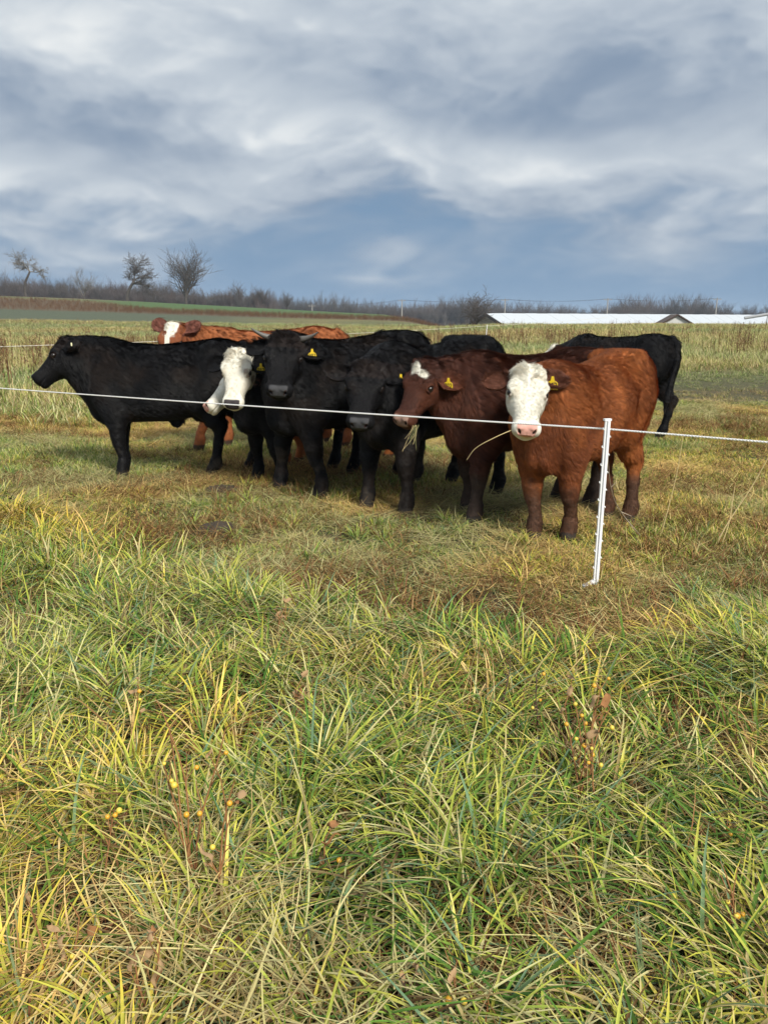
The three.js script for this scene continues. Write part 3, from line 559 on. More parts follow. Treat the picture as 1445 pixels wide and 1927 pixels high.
{
  const g = new THREE.Group(), roof = std(0.07, 0.045, 0.035, 0.9), wall = std(0.55, 0.56, 0.55, 0.8);
  const s = new THREE.Shape([[-2.2, 0], [2.2, 0], [2.2, 2.2], [0, 3.5], [-2.2, 2.2]].map(([a, b]) => new THREE.Vector2(a, b))), e = new THREE.ExtrudeGeometry(s, { depth: 5, bevelEnabled: false }); e.translate(0, 0, -5); part('wall', e, wall, g);
  for (const sd of [-1, 1]) { const b = new THREE.BoxGeometry(2.75, 0.14, 5.6); b.rotateZ(-sd * Math.atan2(1.3, 2.2)); b.translate(sd * 1.22, 2.93, -2.5); part('roof_slope', b, roof, g); }
  g.position.set(36.2, -1.72, -98); g.rotation.y = -0.2; top(g, 'shed', 'small shed with a dark brown roof in front of the white roof', 'shed');
}
{
  const g = new THREE.Group(), c = new THREE.CylinderGeometry(1.7, 1.7, 4.2, 28); c.translate(0, 2.1, 0); const white = std(0.74, 0.76, 0.78, 0.5);
  part('tank', c, white, g); const k = new THREE.ConeGeometry(1.8, 0.9, 28); k.translate(0, 4.65, 0); part('roof', k, white, g);
  const h = new THREE.CylinderGeometry(0.25, 0.25, 0.3, 12); h.translate(0, 5.2, 0); part('hatch', h, std(0.4, 0.4, 0.4, 0.6), g);
  g.position.set(59.2, -2.5, -118); top(g, 'feed_bin', 'white round feed bin at the right edge of the picture', 'feed bin');
}
{
  const g = new THREE.Group(), steel = std(0.30, 0.31, 0.32, 0.6);
  const o = newOut(); limbTube(o, V(54, 1.5, -119), V(63, 3.1, -117), 0.22, 0.22, 8); part('tube', outGeo(o), steel, g);
  for (const t of [0.35, 0.75]) { const q = newOut(); limbTube(q, V(mix(54, 63, t) - 0.6, -3.2, -118), V(mix(54, 63, t), mix(1.5, 3.1, t), mix(-119, -117, t)), 0.08, 0.08, 6); part('strut', outGeo(q), steel, g); }
  top(g, 'grain_auger', 'thin grey slanting auger beside the white feed bin', 'auger');
}
// power line in front of the far wood
{
  const P = [[-24.17, 268], [5.79, 258], [37.92, 250], [68.38, 244], [99.26, 238]].map(([x, d]) => V(x, 0, -d)), timber = std(0.33, 0.31, 0.29, 0.9);
  const where = ['left end of the power line, behind the green field', 'above the middle of the green field', 'just right of the broad tree by the barn', 'above the middle of the white barn roof', 'right end of the power line above the barn roof'];
  P.forEach((p, i) => {
    const g = new THREE.Group(), tp = 7.3 + (i === 0 ? -1.5 : 0), base = height(p.x, p.z), h = tp - base, c = new THREE.CylinderGeometry(0.14, 0.22, h, 10); c.translate(0, h / 2, 0); part('pole', c, timber, g);
    const b = new THREE.BoxGeometry(2.4, 0.14, 0.12); b.translate(0, h - 0.5, 0.16); part('crossarm', b, timber, g);
    for (const k of [-1, 0, 1]) { const q = new THREE.CylinderGeometry(0.05, 0.07, 0.22, 8); q.translate(k * 1.05, h - 0.32, 0.16); part('insulator', q, std(0.25, 0.25, 0.24, 0.4), g); }
    g.position.set(p.x, base, p.z); p.y = tp - 0.2; top(g, 'utility_pole', 'grey wooden utility pole, ' + where[i], 'utility pole', 'poles of the power line');
  });
  const o = newOut();
  for (let i = 0; i + 1 < P.length; i++) for (const k of [-1, 0, 1]) { let a = null; for (let t = 0; t <= 8; t++) { const q = P[i].clone().lerp(P[i + 1], t / 8); q.x += k * 1.05; q.y -= 0.7 * 4 * (t / 8) * (1 - t / 8); q.z += 0.16; if (a) limbTube(o, a, q, 0.02, 0.02, 3); a = q; } }
  top(new THREE.Mesh(outGeo(o), std(0.08, 0.08, 0.085, 0.6)), 'power_line', 'overhead wires strung between the utility poles', 'wire');
}
// ------------------------------------------------------------------ the electric fence
function twisted(points, r, pitch, off) {
  const o = newOut(); let s = 0;
  for (let w = 0; w < 2; w++) {
    let a = null; s = 0;
    for (let i = 0; i + 1 < points.length; i++) {
      const A = points[i], B = points[i + 1], L = A.distanceTo(B), n = Math.ceil(L / (pitch / 6)), d = B.clone().sub(A).normalize(), p = V(0, 1, 0).addScaledVector(d, -d.y).normalize(), q = d.clone().cross(p);
      for (let k = i ? 1 : 0; k <= n; k++) { const t = k / n, g = (s + L * t) / pitch * 2 * Math.PI + w * Math.PI, c = A.clone().lerp(B, t).addScaledVector(p, Math.cos(g) * off).addScaledVector(q, Math.sin(g) * off); if (a) limbTube(o, a, c, r, r, 4); a = c; }
      s += L;
    }
  }
  return outGeo(o);
}
const sag = (a, b, n, dip) => { const l = []; for (let i = 0; i <= n; i++) { const t = i / n, q = a.clone().lerp(b, t); q.y -= dip * 4 * t * (1 - t); l.push(q); } return l; };
const plasticWhite = new THREE.MeshPhysicalMaterial({ color: new THREE.Color().setRGB(0.80, 0.80, 0.80), roughness: 0.45 });
function stepPost(x, z, h, turn, lean, name, label) {
  const g = new THREE.Group(), s = new THREE.Shape([[-0.015, -0.004], [-0.004, -0.004], [-0.004, -0.016], [0.004, -0.016], [0.004, -0.004], [0.015, -0.004], [0.015, 0.004], [-0.015, 0.004]].map(([a, b]) => new THREE.Vector2(a, b)));
  const e = new THREE.ExtrudeGeometry(s, { depth: h, bevelEnabled: true, bevelSize: 0.0015, bevelThickness: 0.0015, bevelSegments: 1 }); e.rotateX(-Math.PI / 2); part('shaft', e, plasticWhite, g);
  for (let i = 0; i < 9; i++) for (const sd of [-1, 1]) {                       // wire clips up both edges
    const y = h - 0.045 - i * 0.105 - (sd > 0 ? 0.05 : 0); if (y < 0.08) continue;
    const c = new THREE.TorusGeometry(0.0065, 0.0032, 6, 12, Math.PI * 1.45); c.rotateZ(sd > 0 ? -0.5 : Math.PI - 0.9); c.translate(sd * 0.0185, y, 0.001); part('clip', c, plasticWhite, g);
  }
  const cap = new THREE.BoxGeometry(0.042, 0.012, 0.024); cap.translate(0, h + 0.006, -0.003); part('cap', cap, plasticWhite, g);
  const st = new THREE.BoxGeometry(0.085, 0.016, 0.022); st.rotateZ(0.42); st.translate(-0.045, 0.012, 0); part('step_tread', st, plasticWhite, g);
  const br = new THREE.BoxGeometry(0.014, 0.05, 0.018); br.rotateZ(-0.2); br.translate(-0.075, -0.012, 0); part('step_brace', br, plasticWhite, g);
  const k = new THREE.ConeGeometry(0.006, 0.2, 8); k.rotateX(Math.PI); k.translate(0, -0.1, 0); part('ground_spike', k, std(0.25, 0.25, 0.26, 0.4, { metalness: 1 }), g);
  g.position.set(x, height(x, z) + 0.02, z); g.rotation.set(0, turn, lean); return top(g, name, label, 'fence post', 'white step-in fence posts');
}
stepPost(1.285, -4.43, 1.0, 0.25, -0.004, 'fence_post', 'near white plastic step-in post in front of the white-faced red steer');
stepPost(5.28, -41, 0.98, 0.3, -0.06, 'fence_post', 'distant white post beyond the herd, left of the barn');
{
  const A = V(-9.0, 0.93, -10.99), Pn = V(1.29, 0.972, -4.445), B = V(6.5, 0.96, -1.20);
  top(new THREE.Mesh(twisted([...sag(A, Pn, 14, 0.03), ...sag(Pn, B, 8, 0.01).slice(1)], 0.0036, 0.034, 0.0028), std(0.80, 0.79, 0.77, 0.55)), 'fence_wire', 'white twisted polywire strung across in front of the herd', 'wire');
  top(new THREE.Mesh(twisted([...sag(V(-12, height(-12, -15) + 0.93, -15), V(5.29, height(5.28, -41) + 0.95, -41), 12, 0.1), ...sag(V(5.29, height(5.28, -41) + 0.95, -41), V(16, height(16, -57) + 0.95, -57), 6, 0.05).slice(1)], 0.0045, 0.3, 0.003), std(0.72, 0.68, 0.60, 0.6)), 'fence_wire', 'thin pale wire of the back fence beyond the herd', 'wire');
}
// dry stems standing or caught at the fence
const stemMat = std(0.58, 0.45, 0.22, 0.85), greyStem = std(0.36, 0.29, 0.21, 0.85);
function stalk(points, r, label, m = stemMat, heads = []) {
  const g = new THREE.Group(), c = new THREE.CatmullRomCurve3(points.map((p) => V(...p))), o = newOut(), n = 26; let a = null;
  for (let i = 0; i <= n; i++) { const q = c.getPoint(i / n); if (a) limbTube(o, a, q, r * (1 - 0.5 * (i - 1) / n), r * (1 - 0.5 * i / n), 5); a = q; }
  const base = points[0]; const geo = outGeo(o); geo.translate(-base[0], -base[1], -base[2]); part('stem', geo, m, g);
  heads.forEach(([t, dx, dy, dz, l]) => { const q = c.getPoint(t), h = newOut(); limbTube(h, q, q.clone().add(V(dx * l, dy * l, dz * l)), r * 0.9, r * 0.4, 4); const hg = outGeo(h); hg.translate(-base[0], -base[1], -base[2]); part('leaf', hg, m, g); });
  g.position.set(...base); return top(g, 'dry_stalk', label, 'stalk', 'dry stalks by the fence');
}
stalk([[1.93, 0, -5.55], [1.74, 0.20, -5.40], [1.52, 0.46, -5.0], [1.36, 0.78, -4.62], [1.31, 0.93, -4.47]], 0.0042, 'bent dry stem leaning on the near white post', greyStem, [[0.55, 0.5, 0.6, 0.2, 0.06], [0.3, 0.8, -0.3, 0.2, 0.09]]);
stalk([[2.10, 0, -5.62], [2.13, 0.22, -5.6], [2.16, 0.48, -5.58], [2.17, 0.78, -5.55]], 0.0044, 'tall dry stalk standing alone right of the near white post');
stalk([[2.37, 0, -5.30], [2.45, 0.18, -5.3], [2.58, 0.45, -5.28], [2.68, 0.72, -5.25], [2.72, 0.83, -5.24]], 0.0046, 'tall slanting dry stalk at the right edge', stemMat, [[0.2, -0.4, -1, 0.1, 0.12]]);
stalk([[2.42, 0, -5.30], [2.46, 0.2, -5.3], [2.47, 0.36, -5.31], [2.475, 0.45, -5.31]], 0.0040, 'short upright dry stalk beside the slanting one at the right edge');
stalk([[0.86, 0.905, -4.97], [0.72, 0.84, -4.98], [0.60, 0.76, -5.02], [0.55, 0.68, -5.05]], 0.0034, 'curved straw held in the mouth of the white-faced red steer');
{
  const g = new THREE.Group(), r = rng(77), green = std(0.20, 0.20, 0.08, 0.9);
  for (let i = 0; i < 12; i++) { const o = newOut(), c = new THREE.QuadraticBezierCurve3(V((r() - 0.5) * 0.06, 0.01, (r() - 0.5) * 0.03), V((r() - 0.5) * 0.12, -0.02 - r() * 0.05, 0.03), V((r() - 0.65) * 0.2, -0.06 - r() * 0.14, 0.02 + r() * 0.03)); let a = null; for (let k = 0; k <= 6; k++) { const q = c.getPoint(k / 6); if (a) limbTube(o, a, q, 0.0018, 0.0012, 3); a = q; } part('blade', outGeo(o), i % 3 ? green : stemMat, g); }
  g.position.set(0.245, 0.80, -5.80); top(g, 'grass_wisp', 'wisp of grass hanging from the mouth of the dark red steer', 'grass');
}
// the animals, front to back
cattle({ name: 'steer', label: 'red-brown steer with an all-white face and pink nose beside the white post', seed: 1, s: 1.0, wide: 0.92, hip: 0.05, headWide: 1.05, front: [1.26, -5.58], hind: [1.86, -6.24], hooves: [[1.37, -5.49], [1.11, -5.49], [1.97, -6.0], [1.82, -6.12]],
  poll: [0.965, 1.235, -5.22], muzzle: [0.925, 0.93, -4.98], face: [-0.05, 0.4, 1], head: 0.92, ears: [-0.5, 0.05], earBack: 0.3, topknot: 26, curl: 1.1, shag: 1.0, cell: 0.014, headCell: 0.006, hairs: 42000, skin: skinMat, hairSkin: hairLight, tags: [[-1, '212', -0.35, 0.38]],
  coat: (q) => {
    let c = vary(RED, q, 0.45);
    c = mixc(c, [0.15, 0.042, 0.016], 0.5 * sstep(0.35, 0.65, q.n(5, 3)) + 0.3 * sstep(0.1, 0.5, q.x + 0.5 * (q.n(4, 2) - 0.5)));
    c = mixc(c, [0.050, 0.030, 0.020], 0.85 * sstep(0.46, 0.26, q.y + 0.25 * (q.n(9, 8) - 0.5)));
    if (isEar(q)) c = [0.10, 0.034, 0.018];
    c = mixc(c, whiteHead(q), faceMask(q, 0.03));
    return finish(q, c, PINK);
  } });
cattle({ name: 'steer', label: 'dark red steer with a white splash on its forehead, chewing grass', seed: 2, s: 1.03, front: [0.76, -6.18], hind: [1.66, -6.68], hooves: [[0.73, -5.98], [0.72, -6.40], [1.80, -6.54], [1.58, -6.80]],
  poll: [0.33, 1.225, -6.03], muzzle: [0.125, 0.80, -5.83], face: [-0.52, 0.35, 0.72], head: 0.95, ears: [0.05, -0.55], earBack: 0.5, shag: 1.25, topknot: 40, cell: 0.014, headCell: 0.006, hairs: 36000, skin: skinMat, hairSkin: hairLight, tags: [[-1, '202', -0.5, 0.45]],
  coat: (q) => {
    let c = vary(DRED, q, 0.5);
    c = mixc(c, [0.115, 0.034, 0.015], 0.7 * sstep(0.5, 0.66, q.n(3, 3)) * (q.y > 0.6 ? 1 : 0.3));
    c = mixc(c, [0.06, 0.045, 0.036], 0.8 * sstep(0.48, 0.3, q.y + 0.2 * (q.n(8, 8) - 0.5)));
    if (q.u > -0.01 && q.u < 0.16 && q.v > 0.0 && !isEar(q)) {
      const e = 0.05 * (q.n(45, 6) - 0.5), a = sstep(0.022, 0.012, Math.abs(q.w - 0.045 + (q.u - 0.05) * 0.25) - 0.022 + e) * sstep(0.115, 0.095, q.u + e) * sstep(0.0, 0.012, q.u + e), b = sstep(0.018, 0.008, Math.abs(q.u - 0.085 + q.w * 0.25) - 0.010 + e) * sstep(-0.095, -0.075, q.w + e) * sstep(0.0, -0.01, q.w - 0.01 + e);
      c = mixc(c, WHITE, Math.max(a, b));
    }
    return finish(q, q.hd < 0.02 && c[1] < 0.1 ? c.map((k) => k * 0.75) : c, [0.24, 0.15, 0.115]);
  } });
cattle({ name: 'steer', label: 'black steer with a broad woolly face and yellow tag 201, nose below the wire', seed: 3, s: 1.08, hip: 0.03, front: [0.04, -6.42], hind: [0.84, -7.28], hooves: [[0.19, -6.24], [-0.14, -6.48], [1.05, -7.02], [0.68, -7.52]],
  poll: [-0.135, 1.215, -6.2], muzzle: [-0.185, 0.82, -5.95], face: [-0.1, 0.35, 1], head: 0.95, headWide: 1.1, ears: [0.0, 0.0], earBack: 0.1, topknot: 30, curl: 1.1, cell: 0.015, headCell: 0.006, hairs: 26000, skin: darkSkin, hairSkin: hairDark, tags: [[-1, '201', 0.05, 0.75]], coat: blackCoat });
cattle({ name: 'bull', label: 'black bull with grey horns and yellow tag 207 facing the camera', seed: 4, s: 1.11, hip: 0.03, front: [-0.80, -7.08], hind: [0.16, -7.72], hooves: [[-0.57, -6.83], [-0.99, -7.28], [0.30, -7.50], [0.16, -7.93]],
  poll: [-0.855, 1.41, -6.85], muzzle: [-0.885, 1.02, -6.56], face: [0.0, 0.4, 1], head: 0.98, headWide: 1.12, ears: [0.22, 0.22], earBack: 0.15, topknot: 130, curl: 1.5, cell: 0.015, headCell: 0.0065, hairs: 26000, skin: darkSkin, hairSkin: hairDark, tags: [[-1, '207', 0.1, 0.55]], coat: blackCoat, category: 'bull',
  extra: ({ root, H, s }) => {
    const horn = std(0.095, 0.088, 0.080, 0.5);
    for (const sg of [-1, 1]) {
      const c = new THREE.QuadraticBezierCurve3(H(-0.01, 0.0, sg * 0.10).multiplyScalar(s), H(0.0, 0.03, sg * 0.19).multiplyScalar(s), H(-0.022, 0.10, sg * 0.265).multiplyScalar(s)), n = 14, pos = [], idx = [], m = 10;
      for (let i = 0; i <= n; i++) { const t = i / n, p = c.getPoint(t), d = c.getTangent(t), a = V(0, 1, 0).cross(d).normalize(), b = d.clone().cross(a), rr = (0.029 * Math.pow(1 - t * 0.93, 0.8) + (i % 2 ? 0.0008 : 0)) * s; for (let j = 0; j < m; j++) { const g = j / m * 2 * Math.PI, q = p.clone().addScaledVector(a, Math.cos(g) * rr).addScaledVector(b, Math.sin(g) * rr); pos.push(q.x, q.y, q.z); if (i) { const j2 = (j + 1) % m, k = (i - 1) * m; idx.push(k + j, k + j2, k + m + j, k + j2, k + m + j2, k + m + j); } } }
      const g = new THREE.BufferGeometry(); g.setAttribute('position', new THREE.Float32BufferAttribute(pos, 3)); g.setIndex(idx); g.computeVertexNormals(); part('horn', g, horn, root);
    }
  } });
cattle({ name: 'steer', label: 'black steer with a white face and dark nose left of the horned bull', seed: 5, s: 1.02, wide: 0.85, front: [-1.17, -7.50], hind: [-0.42, -8.14], hooves: [[-1.02, -7.40], [-1.27, -7.66], [-0.33, -7.98], [-0.55, -8.25]],
  poll: [-1.325, 1.27, -7.15], muzzle: [-1.355, 0.87, -6.95], face: [-0.06, 0.4, 1], head: 0.98, ears: [0.32, 0.35], earBack: 0.3, topknot: 40, curl: 1.3, cell: 0.015, headCell: 0.0065, hairs: 16000, skin: darkSkin, hairSkin: hairDark, tags: [[-1, '212', 0.35, 0.5]],
  coat: (q) => { let c = mixc(vary(BLACK, q, 0.5), whiteHead(q), faceMask(q, 0.03)); if (q.u > 0.16 && q.u < 0.225 && q.w < -0.08) c = mixc(c, [0.2, 0.1, 0.07], 0.6 * sstep(0.45, 0.6, q.n(40, 2))); return finish(q, c, [0.045, 0.038, 0.04]); } });
cattle({ name: 'steer', label: 'red steer whose white muzzle with pink nostril shows behind the white-faced black steer', seed: 6, s: 0.98, wide: 0.9, front: [-1.0, -8.50], hind: [-0.12, -8.80], hooves: [[-1.08, -8.36], [-0.95, -8.66], [-0.32, -8.70], [0.06, -8.88]],
  poll: [-1.42, 1.09, -7.58], muzzle: [-1.74, 0.68, -7.26], face: [-0.75, 0.5, 0.25], head: 1.0, ears: [0.5, 0.5], earBack: 0.8, cell: 0.018, headCell: 0.0075, hairs: 7000, skin: skinMat, hairSkin: hairLight,
  coat: (q) => { let c = vary(RED, q, 0.4); c = mixc(c, whiteHead(q), faceMask(q, 0.03)); if (!isEar(q) && q.u > 0.25 && q.u < 0.6) c = vary(WHITE, q, 0.2); return finish(q, c, PINK); } });
cattle({ name: 'steer', label: 'black steer in profile facing left at the left edge of the herd', seed: 7, s: 1.06, front: [-2.74, -7.98], hind: [-1.66, -8.06], hooves: [[-2.69, -7.82], [-2.80, -8.20], [-1.78, -7.90], [-1.44, -8.22]], sheath: true,
  poll: [-3.19, 1.345, -7.93], muzzle: [-3.49, 0.99, -7.80], face: [-0.7, 0.6, 0.1], headDeep: 1.3, head: 0.92, neck: 1.75, ears: [-0.55, -0.55], earBack: 0.6, topknot: 20, cell: 0.015, headCell: 0.0065, hairs: 26000, skin: darkSkin, hairSkin: hairDark, coat: blackCoat,
  extra: ({ root, H, s, ears, tipLen }) => { const E = ears[0], q = E.r.clone().addScaledVector(E.ax, tipLen * 0.5).addScaledVector(E.op, 0.02), p = H(q.x, q.y, q.z).multiplyScalar(s); const m = part('ear_tag_button', new THREE.CapsuleGeometry(0.008, 0.02, 4, 8), std(0.75, 0.72, 0.45, 0.5), root); m.position.copy(p); } });
cattle({ name: 'cow', label: 'red cow with a white-blotched face looking over the back of the leftmost black steer', seed: 8, s: 1.14, front: [-2.05, -9.62], hind: [-0.72, -9.82], hooves: [[-2.27, -9.42], [-2.0, -9.82], [-0.50, -9.64], [-0.78, -10.02]],
  poll: [-2.48, 1.475, -9.32], muzzle: [-2.54, 1.06, -9.08], face: [-0.12, 0.45, 1], head: 0.93, ears: [-1.0, -1.0], earBack: 0.15, earLen: 0.235, topknot: 20, cell: 0.017, headCell: 0.0075, hairs: 14000, skin: skinMat, hairSkin: hairLight,
  coat: (q) => {
    let c = vary([0.27, 0.086, 0.028], q, 0.4);
    if (isEar(q)) c = [0.13, 0.045, 0.03];
    else if (q.u > -0.06 && q.u < 0.56 && q.v > -0.1) { const e = 0.06 * (q.n(18, 6) - 0.5); c = mixc([0.15, 0.045, 0.02], c, 0.4); const m = sstep(0.08, 0.06, Math.abs(q.w) + e) * sstep(0.16, 0.13, q.u + Math.abs(q.w + 0.02) * 0.3 + e) + sstep(0.03, 0.02, Math.abs(q.w - 0.03 + q.u * 0.1) + e) * sstep(0.45, 0.4, q.u); c = mixc(c, WHITE, clamp(m)); if (Math.hypot(q.u - 0.10, q.w - 0.055) < 0.028 + e * 0.3) c = [0.15, 0.045, 0.02]; }
    return finish(q, c, PINK);
  } });
cattle({ name: 'steer', label: 'black steer behind at the right, its rump turned to the camera', seed: 9, s: 1.06, front: [2.85, -11.2], hind: [3.60, -10.42], hooves: [[2.72, -11.30], [3.02, -11.1], [3.52, -10.66], [3.74, -10.36]], tail: -0.1,
  poll: [2.53, 1.14, -11.55], muzzle: [2.25, 0.80, -11.85], face: [-0.4, 0.7, -0.3], head: 0.95, ears: [0.1, 0.1], cell: 0.016, headCell: 0.009, hairs: 12000, skin: darkSkin, hairSkin: hairDark, topknot: 40,
  coat: (q) => { let c = blackCoat(q); if (!isEar(q) && q.u > -0.05 && q.u < 0.2 && q.v > -0.05) c = vary(WHITE, q, 0.2); return c; } });
// ------------------------------------------------------------------ grass
const grassMat = new THREE.MeshPhysicalMaterial({ color: 0xffffff, vertexColors: true, roughness: 0.9, specularIntensity: 0.35, side: THREE.DoubleSide });
const dryMat = new THREE.MeshPhysicalMaterial({ color: 0xffffff, vertexColors: true, roughness: 0.95, specularIntensity: 0.25, side: THREE.DoubleSide });
function Blades() { return { pos: [], col: [], idx: [] }; }
// one blade: a curved, folded ribbon; lean = angle from upright at the foot, bow = how far it bends over
function blade(B, x, z, yaw, len, wid, lean, bow, twist, cols, segs = 6, y0 = 0) {
  const n = B.pos.length / 3, st = len / segs; let px_ = x, py = y0, pz = z;
  for (let i = 0; i <= segs; i++) {
    const t = i / segs, th = lean + bow * Math.pow(t, 1.25), ya = yaw + twist * t, w = wid * (t < 0.25 ? 0.65 + 1.4 * t : 1) * Math.pow(1 - t, 0.6) * 0.5 + 0.0002;
    const sx = -Math.sin(ya), sz = Math.cos(ya);
    const c = t < 0.5 ? mixc(cols[0], cols[1], t * 2) : mixc(cols[1], cols[2], t * 2 - 1);
    B.pos.push(px_ - sx * w, py + w * 0.35, pz - sz * w, px_, py, pz, px_ + sx * w, py + w * 0.35, pz + sz * w);
    B.col.push(...c, c[0] * 0.93, c[1] * 0.95, c[2] * 0.93, ...c);
    if (i) { const a = n + i * 3; B.idx.push(a - 3, a - 2, a, a - 2, a + 1, a, a - 2, a - 1, a + 1, a - 1, a + 2, a + 1); }
    px_ += Math.cos(ya) * Math.sin(th) * st; pz += Math.sin(ya) * Math.sin(th) * st; py = Math.max(0.006, py + Math.cos(th) * st);
  }
}
function bladeGeo(B) { const g = new THREE.BufferGeometry(); g.setAttribute('position', new THREE.Float32BufferAttribute(B.pos, 3)); g.setAttribute('color', new THREE.Float32BufferAttribute(B.col, 3)); g.setIndex(B.idx); g.computeVertexNormals(); return g; }
const pick = (r, l) => { let t = r() * l.reduce((s, e) => s + e[0], 0); for (const e of l) { t -= e[0]; if (t <= 0) return e[1]; } return l[0][1]; };
const jit = (r, c, k = 0.25) => { const g = 1 - k + 2 * k * r(); return [c[0] * g * (0.93 + r() * 0.14), c[1] * g, c[2] * g * (0.85 + r() * 0.3)]; };
const LUSH = [[1.0, [C.tan, C.green, C.green]], [1.2, [C.deep, C.green, C.lime]], [3.4, [C.green, C.lime, C.yellow]], [1.7, [C.green, C.blue, C.blue]], [2.2, [C.lime, C.lime, C.yellow]], [2.2, [C.lime, C.yellow, C.straw]], [2.0, [C.straw, C.straw, C.straw]], [0.8, [C.tan, C.tan, C.straw]]];
const UNDER = [[3, [C.brown, C.brown, C.tan]], [3, [C.deep, C.deep, C.green]], [2, [C.deep, C.green, C.green]], [1.5, [C.green, C.green, C.lime]], [1.4, [C.tan, C.tan, C.straw]], [1, [C.green, C.blue, C.blue]]];  // dead stems and low greens, coloured darker to put shade between the blades
const DRY = [[3, [C.straw, C.straw, C.straw]], [3, [C.tan, C.straw, C.straw]], [3, [C.tan, C.tan, C.tan]], [2, [C.brown, C.tan, C.tan]], [0.8, [C.lime, C.straw, C.straw]]];
const TURF = [[2, [C.deep, C.green, C.green]], [3, [C.green, C.lime, C.lime]], [1.2, [C.green, C.blue, C.blue]], [2.6, [C.tan, C.straw, C.straw]], [0.7, [C.brown, C.tan, C.tan]], [1.4, [C.lime, C.yellow, C.straw]]];
const BROWN = [[5, [C.brown, C.brown, C.brown]], [2, [[0.20, 0.10, 0.045], [0.22, 0.11, 0.05], C.tan]], [0.8, [C.tan, C.tan, C.straw]], [0.9, [C.deep, C.green, C.green]]];
